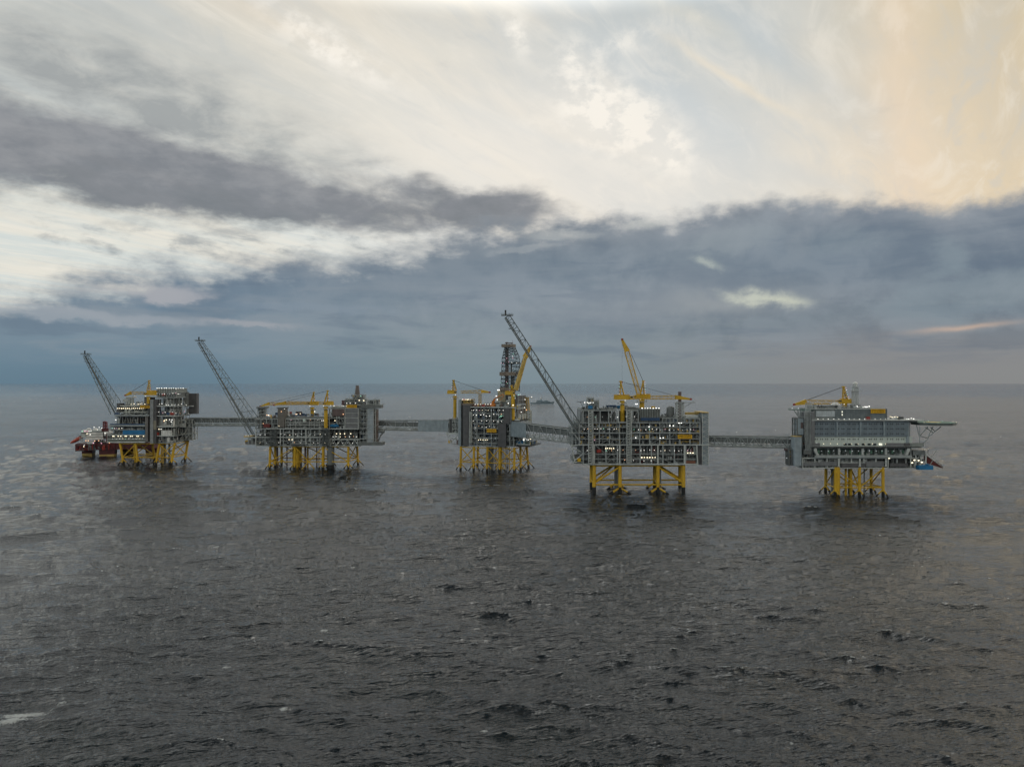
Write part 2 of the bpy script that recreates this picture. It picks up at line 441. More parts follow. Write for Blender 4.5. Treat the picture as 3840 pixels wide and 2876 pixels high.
    nt.links.new((0.05 + fm*0.5 + smooth(rr, 500, 2500)*0.06 - smooth(rr, 3000, 9000)*0.05).s, bs.inputs['Roughness'])
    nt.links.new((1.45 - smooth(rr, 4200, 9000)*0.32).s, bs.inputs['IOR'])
    me.materials.append(m)
build_sea()

# ------------------------------------------------------------------ materials
MATS = {}
def mat(name, base, rough=0.55, metal=0.0, var=0.25, rust=0.0, panel=None, spec=0.4):
    """painted or bare surface: base colour with patchy wear, optional rust, optional panel seams"""
    if name in MATS: return MATS[name]
    m = bpy.data.materials.new(name); m.use_nodes = True; nt = m.node_tree; N.nt = nt
    bs = nt.nodes['Principled BSDF']
    tc = nt.nodes.new('ShaderNodeTexCoord'); v = tc.outputs['Object']
    n1 = noise(v, 0.22, 5, 0.6); n2 = noise(v, 1.3, 4, 0.6)
    dark = tuple(c*(1-var) for c in base); lite = tuple(min(1, c*(1+var*0.6)) for c in base)
    c = mixc(smooth(n1*0.6+n2*0.4, 0.35, 0.65), dark, lite)
    if rust:
        sp = nt.nodes.new('ShaderNodeSeparateXYZ'); nt.links.new(v, sp.inputs[0])
        st = noise(comb(N(sp.outputs[0])*1.3, N(sp.outputs[1])*1.3, N(sp.outputs[2])*0.16), 1.0, 4, 0.65)
        c = mixc(smooth(st, 0.55, 0.75)*rust, c, (0.12, 0.055, 0.03))
    if panel:
        sp = nt.nodes.new('ShaderNodeSeparateXYZ'); nt.links.new(v, sp.inputs[0])
        x = N(sp.outputs[0]) + N(sp.outputs[1])
        w = N.math('ABSOLUTE', N.math('FRACT', x/panel) - 0.5)
        c = mixc(smooth(w, 0.455, 0.48)*0.28, c, tuple(k*0.35 for k in base))
        cell = N.math('FLOOR', x/panel)
        wn = nt.nodes.new('ShaderNodeTexWhiteNoise'); wn.noise_dimensions = '1D'; nt.links.new(cell.s, wn.inputs['W'])
        c = mixc(N(wn.outputs['Value'])*0.18, c, tuple(k*0.6 for k in base))
        rib = N.math('SINE', x*9.0)
        bp = nt.nodes.new('ShaderNodeBump'); bp.inputs['Distance'].default_value = 0.08; bp.inputs['Strength'].default_value = 0.5
        nt.links.new(rib.s, bp.inputs['Height']); nt.links.new(bp.outputs[0], bs.inputs['Normal'])
    nt.links.new(c, bs.inputs['Base Color'])
    nt.links.new((n2*0.25+(rough-0.12)).s, bs.inputs['Roughness'])
    bs.inputs['Metallic'].default_value = metal
    bs.inputs['Specular IOR Level'].default_value = spec
    MATS[name] = m
    return m

def emit(name, col, s):
    m = bpy.data.materials.new(name); m.use_nodes = True; nt = m.node_tree; N.nt = nt
    bs = nt.nodes['Principled BSDF']
    bs.inputs['Base Color'].default_value = (0.7, 0.7, 0.68, 1)
    tc = nt.nodes.new('ShaderNodeTexCoord'); n = noise(tc.outputs['Object'], 2.0, 2)
    nt.links.new(mixc(n, col, tuple(c*0.85 for c in col)), bs.inputs['Emission Color'])
    bs.inputs['Emission Strength'].default_value = s
    m.cycles.emission_sampling = 'NONE' if s < 3 else 'AUTO'
    MATS[name] = m
    return m

STEEL = mat("light_grey_paint", (0.31, 0.35, 0.36), 0.5, rust=0.25)
PALE = mat("pale_grey_paint", (0.45, 0.495, 0.495), 0.5, rust=0.15)
MIDG = mat("mid_grey_paint", (0.135, 0.155, 0.16), 0.6, rust=0.3)
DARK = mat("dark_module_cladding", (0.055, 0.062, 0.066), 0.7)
DECKM = mat("deck_grating", (0.085, 0.095, 0.095), 0.8, rust=0.4)
CLAD = mat("grey_corrugated_cladding", (0.17, 0.185, 0.20), 0.5, panel=3.4)
CLADD = mat("dark_wind_wall_cladding", (0.095, 0.10, 0.108), 0.55, panel=2.6)
CLADB = mat("blue_grey_cladding", (0.27, 0.335, 0.38), 0.45, panel=4.2)
ACCOM = mat("slate_blue_cladding", (0.165, 0.215, 0.255), 0.45, panel=5.0)
WHITEC = mat("white_green_cladding", (0.50, 0.58, 0.56), 0.45, panel=5.0, var=0.12)
YEL = mat("yellow_paint", (0.56, 0.355, 0.022), 0.5, rust=0.4, var=0.2)
YELD = mat("weathered_yellow_paint", (0.50, 0.36, 0.10), 0.5, rust=0.35)
ORG = mat("orange_paint", (0.50, 0.16, 0.02), 0.5, rust=0.2)
SIGNY = mat("sign_yellow", (0.72, 0.42, 0.006), 0.5, var=0.06)
SIGNT = mat("sign_lettering_brown", (0.10, 0.035, 0.004), 0.5, var=0.1)
BLK = mat("splash_zone_black", (0.012, 0.014, 0.016), 0.6)
RED = mat("red_paint", (0.30, 0.035, 0.025), 0.5, rust=0.2)
MAROON = mat("maroon_hull_paint", (0.075, 0.012, 0.015), 0.5, rust=0.2)
ORR = mat("orange_red_lifeboat", (0.42, 0.06, 0.03), 0.4)
BRN = mat("brown_cladding", (0.125, 0.095, 0.095), 0.6, panel=2.0, rust=0.3)
TAUPE = mat("taupe_wind_wall", (0.20, 0.175, 0.15), 0.6, panel=2.5)
BLUE = mat("blue_tarpaulin", (0.015, 0.16, 0.36), 0.5)
NAVY = mat("navy_paint", (0.02, 0.06, 0.14), 0.5)
WHT = mat("white_paint", (0.62, 0.64, 0.63), 0.45)
NAVAL = mat("naval_grey_paint", (0.17, 0.235, 0.28), 0.6)
GLASS = mat("dark_window_glass", (0.015, 0.02, 0.024), 0.12, var=0.1, spec=0.6)
CABLE = mat("steel_rope", (0.06, 0.065, 0.07), 0.6)
GREEN = mat("green_deck_paint", (0.08, 0.17, 0.13), 0.7)
ROOM = emit("lit_window", (0.95, 0.95, 0.75), 0.9)
LW = emit("floodlight_white", (1.0, 0.98, 0.90), 2.6)
LY = emit("floodlight_warm", (1.0, 0.86, 0.58), 3.2)
LG = emit("light_green", (0.35, 1.0, 0.70), 1.7)
LP = emit("light_pink", (1.0, 0.42, 0.62), 1.7)
LO = emit("light_orange", (1.0, 0.50, 0.22), 2.2)
LPALE = emit("light_pale", (0.80, 0.90, 0.95), 1.0)

# ------------------------------------------------------------------ mesh builder
class MB:
    def __init__(self): self.v = []; self.f = []
    def add(self, vs, fs):
        k = len(self.v); self.v += [tuple(p) for p in vs]; self.f += [tuple(i+k for i in q) for q in fs]; return self
    def box(self, x0, x1, y0, y1, z0, z1):
        if x0 > x1: x0, x1 = x1, x0
        if y0 > y1: y0, y1 = y1, y0
        if z0 > z1: z0, z1 = z1, z0
        return self.add([(x0,y0,z0),(x1,y0,z0),(x1,y1,z0),(x0,y1,z0),(x0,y0,z1),(x1,y0,z1),(x1,y1,z1),(x0,y1,z1)],
                 [(0,3,2,1),(4,5,6,7),(0,1,5,4),(1,2,6,5),(2,3,7,6),(3,0,4,7)])
    def hexa(self, b, t):
        """eight-cornered block: bottom and top rings of four points"""
        return self.add(list(b)+list(t), [(0,3,2,1),(4,5,6,7),(0,1,5,4),(1,2,6,5),(2,3,7,6),(3,0,4,7)])
    def tube(self, p, q, r, r2=None, n=8, cap=True):
        p = Vector(p); q = Vector(q); d = q-p
        if d.length < 1e-6: return self
        d.normalize(); u = d.orthogonal().normalized(); w = d.cross(u); r2 = r if r2 is None else r2
        vs = []
        for c, rr in ((p, r), (q, r2)):
            for i in range(n):
                a = 2*math.pi*(i+0.5)/n; vs.append(c+u*(math.cos(a)*rr)+w*(math.sin(a)*rr))
        fs = [(i, (i+1) % n, n+(i+1) % n, n+i) for i in range(n)]
        if cap: fs += [tuple(range(n-1, -1, -1)), tuple(range(n, 2*n))]
        return self.add(vs, fs)
    def bar(self, p, q, r): return self.tube(p, q, r, n=4)
    def prism(self, pts, y0, y1):
        """outline in x-z, from y0 to y1"""
        n = len(pts)
        vs = [(x, y0, z) for x, z in pts]+[(x, y1, z) for x, z in pts]
        fs = [(i, (i+1) % n, n+(i+1) % n, n+i) for i in range(n)]+[tuple(range(n-1,-1,-1)), tuple(range(n,2*n))]
        return self.add(vs, fs)
    def plate(self, pts, z0, z1):
        n = len(pts)
        vs = [(x, y, z0) for x, y in pts]+[(x, y, z1) for x, y in pts]
        fs = [(i, (i+1) % n, n+(i+1) % n, n+i) for i in range(n)]+[tuple(range(n-1,-1,-1)), tuple(range(n,2*n))]
        return self.add(vs, fs)
    def dome(self, c, r, n=10, m=5, squash=1.0):
        vs = []; fs = []
        for j in range(m):
            a = math.pi/2*j/m
            for i in range(n):
                b = 2*math.pi*i/n; vs.append((c[0]+r*math.cos(a)*math.cos(b), c[1]+r*math.cos(a)*math.sin(b), c[2]+r*math.sin(a)*squash))
        vs.append((c[0], c[1], c[2]+r*squash))
        for j in range(m-1):
            for i in range(n): fs.append((j*n+i, j*n+(i+1) % n, (j+1)*n+(i+1) % n, (j+1)*n+i))
        for i in range(n): fs.append(((m-1)*n+i, (m-1)*n+(i+1) % n, m*n))
        fs.append(tuple(range(n-1, -1, -1)))
        return self.add(vs, fs)
    def build(self, name, m, parent=None):
        if not self.v: return None
        me = bpy.data.meshes.new(name); me.from_pydata(self.v, [], self.f); me.materials.append(m); me.update()
        o = bpy.data.objects.new(name, me); COL.objects.link(o)
        if parent is not None: o.parent = parent
        return o

def tag(o, label, cat, group=None):
    o["label"] = label; o["category"] = cat
    if group: o["group"] = group
    return o

class Frame:
    """a platform's own axes: a along its front, b into its depth, z up; at(px, py, b) measures off the photograph"""
    def __init__(s, px, D, yaw=0.0):
        s.ox = (px-CX)/F*D; s.oy = D; s.c = math.cos(R(yaw)); s.s = math.sin(R(yaw)); s.yaw = yaw
    def at(s, px, py, b=0.0):
        t = (px-CX)/F
        a = (t*(s.oy+b*s.c)-s.ox+b*s.s)/(s.c-t*s.s)
        y = s.oy+a*s.s+b*s.c
        return (a, b, CAMZ-(py-HY)/F*y)
    def a(s, px, b=0.0): return s.at(px, HY, b)[0]
    def z(s, py, px=None, b=0.0): return s.at(px if px is not None else CX+s.ox/s.oy*F, py, b)[2]
    def empty(s, name, label, cat, group=None, loc=(0, 0, 0)):
        o = bpy.data.objects.new(name, None); COL.objects.link(o)
        x, y, z = loc
        o.location = (s.ox+x*s.c-y*s.s, s.oy+x*s.s+y*s.c, z); o.rotation_euler = (0, 0, R(s.yaw))
        tag(o, label, cat, group)
        return o

RNG = random.Random(5)

def rect(fr, px0, px1, py0, py1, b0, b1):
    """box from a front-face rectangle"""
    pm = (px0+px1)/2
    return (fr.a(px0, b0), fr.a(px1, b0), b0, b1, fr.z(py1, pm, b0), fr.z(py0, pm, b0))

def pbox(fr, root, name, m, px0, px1, py0, py1, b0, b1):
    r = rect(fr, px0, px1, py0, py1, b0, b1)
    return MB().box(*r).build(name, m, root)

_lampmesh = {}
def lamp_obj(root, m, loc, r=0.42):
    r *= 0.56
    key = (m.name, round(r, 2))
    if key not in _lampmesh:
        o = MB().box(-r*1.25, r*1.25, -r, r, -r*0.8, r*0.8).build("floodlight", m, None)
        _lampmesh[key] = o.data
        bpy.data.objects.remove(o)
    o = bpy.data.objects.new("floodlight", _lampmesh[key]); COL.objects.link(o)
    o.parent = root; o.location = loc
    return o

LC = {}
def lamp(fr, root, px, py, b=-0.6, m=None, r=0.42):
    LC[root.name] = LC.get(root.name, 0)+1
    if LC[root.name] > 98: return
    p = fr.at(px, py, b)
    if m is None:
        m = RNG.choices([LW, LY, LG, LP, LO, LPALE], [50, 16, 6, 6, 5, 17])[0]
    lamp_obj(root, m, p, r)

def side_b(fr, px, ac):
    t = (px-CX)/F
    return (fr.ox+ac)/t-fr.oy

def lamps(fr, root, px0, px1, py, n, b=-0.6, m=None, r=0.42, jit=2.0, jy=1.0, corner=None):
    for i in range(n):
        px = px0+(px1-px0)*(i+0.5)/n+RNG.uniform(-jit, jit); bb = b
        if corner is not None and px > corner: bb = max(b, side_b(fr, px, fr.a(corner)+0.5))
        lamp(fr, root, px, py+RNG.uniform(-jy, jy), bb, m, r*RNG.uniform(0.75, 1.1))

# ------------------------------------------------------------------ building blocks
REG = {}
def reg(root, name, m, mb, size):
    REG.setdefault(root.name, []).append((name, m, mb, size))

def finalize(root):
    """small fittings: the biggest of each kind become parts of their own, the remainder one mass"""
    items = REG.pop(root.name, [])
    kinds = {}
    for it in items: kinds.setdefault(it[0], []).append(it)
    for k, L in kinds.items():
        L.sort(key=lambda t: -t[3])
        for (n_, m, mb, _) in L[:78]: mb.build(k, m, root)
        rest = L[78:]
        if rest:
            tot = MB(); ms = []; idx = []
            for (n_, m, mb, _) in rest:
                if m not in ms: ms.append(m)
                nf0 = len(tot.f); tot.add(mb.v, mb.f); idx += [ms.index(m)]*(len(tot.f)-nf0)
            o = tot.build(k+"_mass", ms[0], root); o["kind"] = "stuff"
            for m in ms[1:]: o.data.materials.append(m)
            o.data.polygons.foreach_set("material_index", idx)

def clutter(root, mats, x0, x1, y0, y1, z0, z1, dens, horizontal_pipes=True):
    """process equipment in a bay: vessels, cabinets, valves, pipe runs"""
    w = x1-x0; h = z1-z0; d = y1-y0
    along = w >= d
    n = max(2, int(max(w, d)/2.0*dens))
    for i in range(n):
        k = RNG.choice(['box', 'box', 'vv', 'hv', 'pipe', 'pipe', 'cab'])
        cx = RNG.uniform(x0, x1); cy = RNG.uniform(y0, y1); m = RNG.choice(mats); g = MB()
        front = 1.0 if cy < 8 else 0.3
        if k == 'box':
            s = RNG.uniform(0.5, 1.6); hh = RNG.uniform(0.25, 0.85)*h
            g.box(cx-s, cx+s, cy-s*0.6, cy+s*0.6, z0, z0+hh)
            if RNG.random() < 0.5: g.box(cx-s*0.6, cx+s*0.2, cy-s*0.4, cy+s*0.4, z0+hh, z0+min(h, hh*1.2))
            reg(root, "equipment_skid", m, g, s*hh*front)
        elif k == 'cab':
            s = RNG.uniform(0.4, 0.9); g.box(cx-s, cx+s, cy-0.4, cy+0.4, z0, z0+min(h*0.8, 2.2))
            reg(root, "equipment_skid", m, g, s*2*front)
        elif k == 'vv':
            r = RNG.uniform(0.4, 1.0); hh = RNG.uniform(0.5, 0.9)*h
            g.tube((cx, cy, z0), (cx, cy, z0+hh), r, n=8); g.dome((cx, cy, z0+hh), r, 8, 3, 0.5)
            reg(root, "process_vessel", m, g, r*hh*front)
        elif k == 'hv':
            r = RNG.uniform(0.4, 0.9); L = RNG.uniform(1.2, 3.2); zz = z0+r+0.4
            p, q = ((cx-L, cy, zz), (cx+L, cy, zz)) if along else ((cx, cy-L, zz), (cx, cy+L, zz))
            g.tube(p, q, r, n=8)
            g.box(cx-0.3, cx+0.3, cy-0.4, cy+0.4, z0, zz)
            reg(root, "process_vessel", m, g, r*L*front)
        else:
            r = RNG.uniform(0.10, 0.24)
            if horizontal_pipes and RNG.random() < 0.6:
                zz = z0+h*RNG.uniform(0.55, 0.92); L = RNG.uniform(3, 9)
                p, q = ((max(x0, cx-L), cy, zz), (min(x1, cx+L), cy, zz)) if along else ((cx, max(y0, cy-L), zz), (cx, min(y1, cy+L), zz))
                g.tube(p, q, r, n=5); g.tube(q, (q[0], q[1], z0), r, n=5)
                reg(root, "pipe_run", m, g, r*L*front)
            else:
                g.tube((cx, cy, z0), (cx, cy, z1), r, n=5)
                reg(root, "pipe_run", m, g, r*h*front)

def rail(mb, pts, z, h=1.1, step=2.0, r=0.045):
    for (x0, y0), (x1, y1) in zip(pts[:-1], pts[1:]):
        L = math.hypot(x1-x0, y1-y0); n = max(1, int(L/step))
        for hh in (h, h*0.5): mb.bar((x0, y0, z+hh), (x1, y1, z+hh), r)
        for i in range(n+1):
            t = i/n; x = x0+(x1-x0)*t; y = y0+(y1-y0)*t; mb.bar((x, y, z), (x, y, z+h), r)

def bay(fr, root, px0, px1, levels, b0, b1, ncol=6, dens=1.0, inset=5.0, frame=None, core=None, brace=0.4, sub=1, rails=True, colr=0.45,
        roof=True, name="module", tones=None, span_lv=None):
    """open steel module: floors at the given picture heights, perimeter columns and beams, a recessed core and equipment between them"""
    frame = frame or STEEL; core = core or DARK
    pm = (px0+px1)/2
    x0, x1 = fr.a(px0, b0), fr.a(px1, b0)
    zs = sorted(fr.z(v, pm, b0) for v in levels)
    tones = tones or [MIDG, DARK, MIDG, DARK, STEEL, RNG.choice([MIDG, YELD, PALE, NAVY, MAROON, MIDG])]
    # floors
    f = MB(); fb = MB(); rl = MB()
    for i, z in enumerate(zs):
        if i == len(zs)-1 and not roof: continue
        MB().box(x0+0.3, x1-0.3, b0+0.3, b1-0.3, z-0.30, z-0.02).build("deck_floor", DECKM, root)
        t = 0.55 if i in (0, len(zs)-1) else 0.38
        for (p, q) in (((x0, b0), (x1, b0)), ((x1, b0), (x1, b1)), ((x1, b1), (x0, b1)), ((x0, b1), (x0, b0))):
            if p[1] == q[1]: fb.box(min(p[0], q[0])-0.2, max(p[0], q[0])+0.2, p[1]-0.2, p[1]+0.2, z-t*1.6, z)
            else: fb.box(p[0]-0.18, p[0]+0.18, min(p[1], q[1])+0.21, max(p[1], q[1])-0.21, z-t*1.6, z)
        if rails: rail(rl, [(x0, b1), (x0, b0), (x1, b0), (x1, b1)], z)
    # columns
    nside = max(2, int((b1-b0)/11))
    cols = []
    for i in range(ncol+1):
        x = x0+(x1-x0)*i/ncol
        cols.append((x, b0)); cols.append((x, b1))
    for j in range(1, nside):
        y = b0+(b1-b0)*j/nside; cols += [(x0, y), (x1, y)]
    for x, y in cols: fb.box(x-colr, x+colr, y-colr, y+colr, zs[0]-0.01, zs[-1]-0.01) if colr > 0.3 else fb.bar((x, y, zs[0]), (x, y, zs[-1]), colr)
    for i in range(ncol):
        xa = x0+(x1-x0)*i/ncol; xb = x0+(x1-x0)*(i+1)/ncol
        for k in range(len(zs)-1):
            if RNG.random() < brace:
                q = RNG.random()
                if q < 0.4: fb.bar((xa, b0, zs[k]), (xb, b0, zs[k+1]), 0.22)
                elif q < 0.7: fb.bar((xb, b0, zs[k]), (xa, b0, zs[k+1]), 0.22)
                else:
                    xm = (xa+xb)/2; fb.bar((xa, b0, zs[k]), (xm, b0, zs[k+1]), 0.2); fb.bar((xb, b0, zs[k]), (xm, b0, zs[k+1]), 0.2)
            # secondary posts and a mid rail: the fine grid of supports seen in front of the equipment
            for s_ in range(1, 3):
                if RNG.random() < 0.6*sub:
                    xx = xa+(xb-xa)*s_/3; fb.bar((xx, b0+0.5, zs[k]), (xx, b0+0.5, zs[k+1]), 0.12)
            if RNG.random() < 0.45*sub:
                zz = zs[k]+(zs[k+1]-zs[k])*RNG.uniform(0.45, 0.7); fb.bar((xa, b0+0.4, zz), (xb, b0+0.4, zz), 0.12)
    for j in range(nside):
        ya = b0+(b1-b0)*j/nside; yb = b0+(b1-b0)*(j+1)/nside
        for k in range(len(zs)-1):
            for x in (x0, x1):
                if RNG.random() < brace: fb.bar((x, ya, zs[k]), (x, yb, zs[k+1]), 0.22)
    fb.build("steel_frame", frame, root)
    if rails: rl.build("handrail", frame, root)
    # core
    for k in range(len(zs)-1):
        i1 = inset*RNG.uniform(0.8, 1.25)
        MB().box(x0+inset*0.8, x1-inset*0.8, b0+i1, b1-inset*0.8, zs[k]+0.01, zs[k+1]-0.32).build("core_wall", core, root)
    for k in range(len(zs)-1):
        clutter(root, tones, x0+1, x1-1, b0+1.0, b0+inset*0.72, zs[k], zs[k+1]-0.7, dens*1.25)
        clutter(root, tones, x0+0.9, x0+inset*0.7, b0+2, b1-2, zs[k], zs[k+1]-0.7, dens*0.6)
        clutter(root, tones, x1-inset*0.7, x1-0.9, b0+2, b1-2, zs[k], zs[k+1]-0.7, dens*0.6)
    return (x0, x1, zs)

def lattice(mb, p0, p1, w0, w1, d0, d1, n, r, r2=None, side=(0, 1, 0), faces=4, x=False):
    """square lattice boom from p0 to p1; w measured in the plane perpendicular to `side`, d along it"""
    p0 = Vector(p0); p1 = Vector(p1); ax = (p1-p0).normalized(); sd_ = Vector(side).normalized()
    u = ax.cross(sd_).normalized(); r2 = r2 or r*0.55
    def corner(t, i):
        c = p0.lerp(p1, t); w = (w0+(w1-w0)*t)/2; d = (d0+(d1-d0)*t)/2
        su, sv = ((-1, -1), (1, -1), (1, 1), (-1, 1))[i]
        return c+u*(w*su)+sd_*(d*sv)
    for i in range(4): mb.bar(corner(0, i), corner(1, i), r)
    # bay lengths shrink with width
    ts = [0.0]; 
    tot = sum((w0+(w1-w0)*(k+0.5)/n) for k in range(n)); acc = 0
    for k in range(n):
        acc += (w0+(w1-w0)*(k+0.5)/n); ts.append(acc/tot)
    for k in range(n):
        a, b = ts[k], ts[k+1]
        for i in range(faces):
            j = (i+1) % 4
            mb.bar(corner(b, i), corner(b, j), r2)
            if k % 2: mb.bar(corner(a, i), corner(b, j), r2)
            else: mb.bar(corner(a, j), corner(b, i), r2)
            if x: mb.bar(corner(a, j) if k % 2 else corner(a, i), corner(b, i) if k % 2 else corner(b, j), r2)

def stair_tower(fr, root, px0, px1, py0, py1, b0, depth, n, m=None):
    x0, x1, y0, y1, z0, z1 = rect(fr, px0, px1, py0, py1, b0, b0+depth)
    mb = MB()
    for x in (x0, x1):
        for y in (y0, y1): mb.bar((x, y, z0), (x, y, z1), 0.28)
    for k in range(n+1):
        z = z0+(z1-z0)*k/n
        mb.bar((x0, y0, z), (x1, y0, z), 0.16); mb.bar((x0, y1, z), (x1, y1, z), 0.16)
        mb.bar((x0, y0, z), (x0, y1, z), 0.16); mb.bar((x1, y0, z), (x1, y1, z), 0.16)
        if k < n:
            z2 = z0+(z1-z0)*(k+1)/n; zm = (z+z2)/2
            mb.add([(x0, y0+.4, z), (x0, y0+1.4, z), (x1, y0+1.4, zm), (x1, y0+.4, zm)], [(0, 1, 2, 3)])
            mb.bar((x0, y0+.2, z), (x1, y0+.2, zm), 0.2)
            mb.bar((x1, y1-.2, zm), (x0, y1-.2, z2), 0.2)
            mb.bar((x0, y0, zm), (x1, y0, zm), 0.10)
    return mb.build("stair_tower", m or STEEL, root)

def pipe_path(mb, pts, r, n=8):
    for p, q in zip(pts[:-1], pts[1:]): mb.tube(p, q, r, n=n)

def jacket(fr, root, legs, ztop, zring, pairs, r=1.15, risers=(), splash=3.2, skirt=True, diag=(), rings=None):
    """legs: name -> (a_top, b_top, a_bot, b_bot); pairs: ring connections; returns nothing"""
    jb = MB()
    zr = zring
    def at(l, z):
        a0, b0, a1, b1 = legs[l]; t = (ztop-z)/(ztop); return (a0+(a1-a0)*t, b0+(b1-b0)*t, z)
    for (p, q) in pairs:
        MB().tube(at(p, zr), at(q, zr), r*0.42, n=8).build("horizontal_brace", YEL, root)
        MB().tube(at(p, ztop-1.2), at(q, ztop-1.2), r*0.36, n=8).build("horizontal_brace", YEL, root)
    for (p, q) in diag:
        MB().tube(at(p, ztop-1.5), at(q, zr), r*0.42, n=8).build("diagonal_brace", YEL, root)
    spl = MB()
    for k, (l, (a0, b0, a1, b1)) in enumerate(legs.items()):
        lg = MB().tube(at(l, ztop), at(l, splash), r, n=12).build("jacket_leg", YEL, root)
        fb = MB().tube(at(l, splash), at(l, -8), r*1.04, n=12)
        if skirt:
            for (dx, dy) in ((-1, 0.3), (1, 0.3), (0.3, -1)):
                c0 = at(l, zr-1.5); 
                e = (c0[0]+dx*(zr+2)*0.8, c0[1]+dy*(zr+2)*0.8, -3)
                mid = tuple(c0[i]+(e[i]-c0[i])*0.45 for i in range(3))
                MB().tube(c0, mid, r*0.42, n=8).build("skirt_brace", YEL, lg)
                fb.tube(mid, e, r*0.44, n=8)
        fb.build("splash_zone_coating", BLK, lg)
    if risers:
        for (a, b, rr, m) in risers:
            MB().tube((a, b, ztop+0.5), (a, b, splash*0.9), rr, n=8).tube((a, b, splash*0.9), (a, b, -6), rr*1.01, n=8).build("riser_pipe", m, root)

def crane(fr, label, b, ped, pytop, pybase, house, apex, hinge, knee, tip, rope_to, w0=3.0, m=None, group=None, hook=None, tipm=None, solid=False, platform=True, pr=1.9, lights=4, backstay=True):
    """pedestal crane. ped=px; house=(px0,px1,py0,py1); apex/hinge/knee/tip = (px,py)"""
    m = m or YEL
    ax, _, z0 = fr.at(ped, pybase, b); z1 = fr.z(pytop, ped, b)
    root = fr.empty("pedestal_crane", label, "crane", group, loc=(ax, b, z0))
    L = lambda p: (p[0]-ax, p[1]-b, p[2]-z0)
    P = lambda q, bb=b: L(fr.at(q[0], q[1], bb))
    MB().tube((0, 0, 0), (0, 0, z1-z0), pr, n=16).tube((0, 0, z1-z0-1.8), (0, 0, z1-z0), pr*1.0, pr*1.3, n=16).build("pedestal", m, root)
    if platform:
        zp = z1-z0-3.2
        pf = MB().tube((0, 0, zp), (0, 0, zp+0.3), pr*2.2, n=14).build("walkway", STEEL, root)
        rl = MB(); pts = [(math.cos(k*math.pi/5)*pr*2.15, math.sin(k*math.pi/5)*pr*2.15) for k in range(11)]
        rail(rl, pts, zp+0.3, 1.2, 1.5, 0.07); rl.build("handrail", STEEL, pf)
    hx0, _, hz1 = P((house[0], house[2])); hx1, _, hz0 = P((house[1], house[3]))
    back_left = abs((house[0]+house[1])/2-0) and ((house[0]+house[1])/2 < ped)
    h = MB().box(hx0, hx1, -2.4, 2.4, hz0, hz1)
    h.box(hx0+0.6, hx1-0.6, -1.8, 1.8, hz1, hz1+0.9)
    ho = h.build("machinery_house", m, root)
    rl = MB(); rail(rl, [(hx0, -2.4), (hx1, -2.4), (hx1, 2.4), (hx0, 2.4), (hx0, -2.4)], hz1+0.0, 1.2, 1.5, 0.06); rl.build("handrail", m, ho)
    dirn = 1 if tip[0] > ped else -1
    cabx = (hx1 if dirn > 0 else hx0)
    cb = MB().box(cabx, cabx+dirn*2.6, -3.6, -1.2, hz0+0.2, hz0+3.2).build("operator_cab", m, root)
    MB().box(cabx+dirn*0.5, cabx+dirn*2.64, -3.65, -1.15, hz0+1.5, hz0+2.8).build("cab_window", GLASS, cb)
    A = P(apex); af = MB()
    fx = 1.6*dirn; rx = -2.2*dirn
    for y in (-1.5, 1.5):
        af.bar((fx, y, hz1), (A[0], y*0.6, A[2]), 0.45); af.bar((rx, y, hz1), (A[0], y*0.6, A[2]), 0.38)
        for t in (0.3, 0.55, 0.8):
            af.bar((fx+(A[0]-fx)*t, y*(1-.4*t), hz1+(A[2]-hz1)*t), (rx+(A[0]-rx)*t, y*(1-.4*t), hz1+(A[2]-hz1)*t), 0.25)
    for t in (0.25, 0.5, 0.75, 1.0):
        zz = hz1+(A[2]-hz1)*t; xx = fx+(A[0]-fx)*t
        af.bar((xx, -1.5*(1-.4*t), zz), (xx, 1.5*(1-.4*t), zz), 0.3)
    af.box(A[0]-1.1, A[0]+1.1, -1.3, 1.3, A[2]-0.5, A[2]+0.5)
    ao = af.build("gantry", m, root)
    ld = MB()
    for k in range(5):
        t = (k+0.5)/5; xx = rx+(A[0]-rx)*t-dirn*0.4; zz = hz1+(A[2]-hz1)*t
        ld.box(xx-0.8, xx+0.8, -1.4, 1.4, zz-0.1, zz+0.1); ld.box(xx-0.85, xx-0.75, -1.4, 1.4, zz+0.1, zz+1.1)
    ld.build("ladder_platform", CABLE, ao)
    H = P(hinge); K = P(knee); T = P(tip)
    bm_ = MB()
    if solid:
        bm_.tube(H, K, w0*0.55, w0*0.42, n=10); bm_.tube(K, T, w0*0.3, w0*0.2, n=8)
    else:
        bl = (Vector(K)-Vector(H)).length
        lattice(bm_, H, K, w0*0.75, w0*0.95, w0*0.9, w0*0.8, max(6, int(bl/(w0*0.9))), 0.26, 0.15, x=False)
    bo = bm_.build("boom", YELD if solid else m, root)
    KV, TV = Vector(K), Vector(T)
    tv = MB(); d = (TV-KV); u = Vector((-d.z, 0, d.x)).normalized()*(w0*0.5)
    if u.z < 0: u = -u
    tv.hexa([KV-u+Vector((0,-1.2,0)), KV-u+Vector((0,1.2,0)), TV-u*0.5+Vector((0,.7,0)), TV-u*0.5+Vector((0,-.7,0))],
            [KV+u*1.3+Vector((0,-1.2,0)), KV+u*1.3+Vector((0,1.2,0)), TV+u*0.3+Vector((0,.7,0)), TV+u*0.3+Vector((0,-.7,0))])
    tv.build("boom_head", tipm or m, root)
    MB().box(T[0]-0.9, T[0]+0.9, -0.9, 0.9, T[2]-1.0, T[2]+0.7).build("sheave_block", RED if tipm is None else tipm, root)
    rp = MB(); Q = P(rope_to)
    for y in (-0.8, 0.0, 0.8): rp.bar((A[0], y, A[2]), (Q[0], y, Q[2]), 0.07)
    rp.bar((A[0], 0.4, A[2]-.3), (Q[0], 0.4, Q[2]+.3), 0.07)
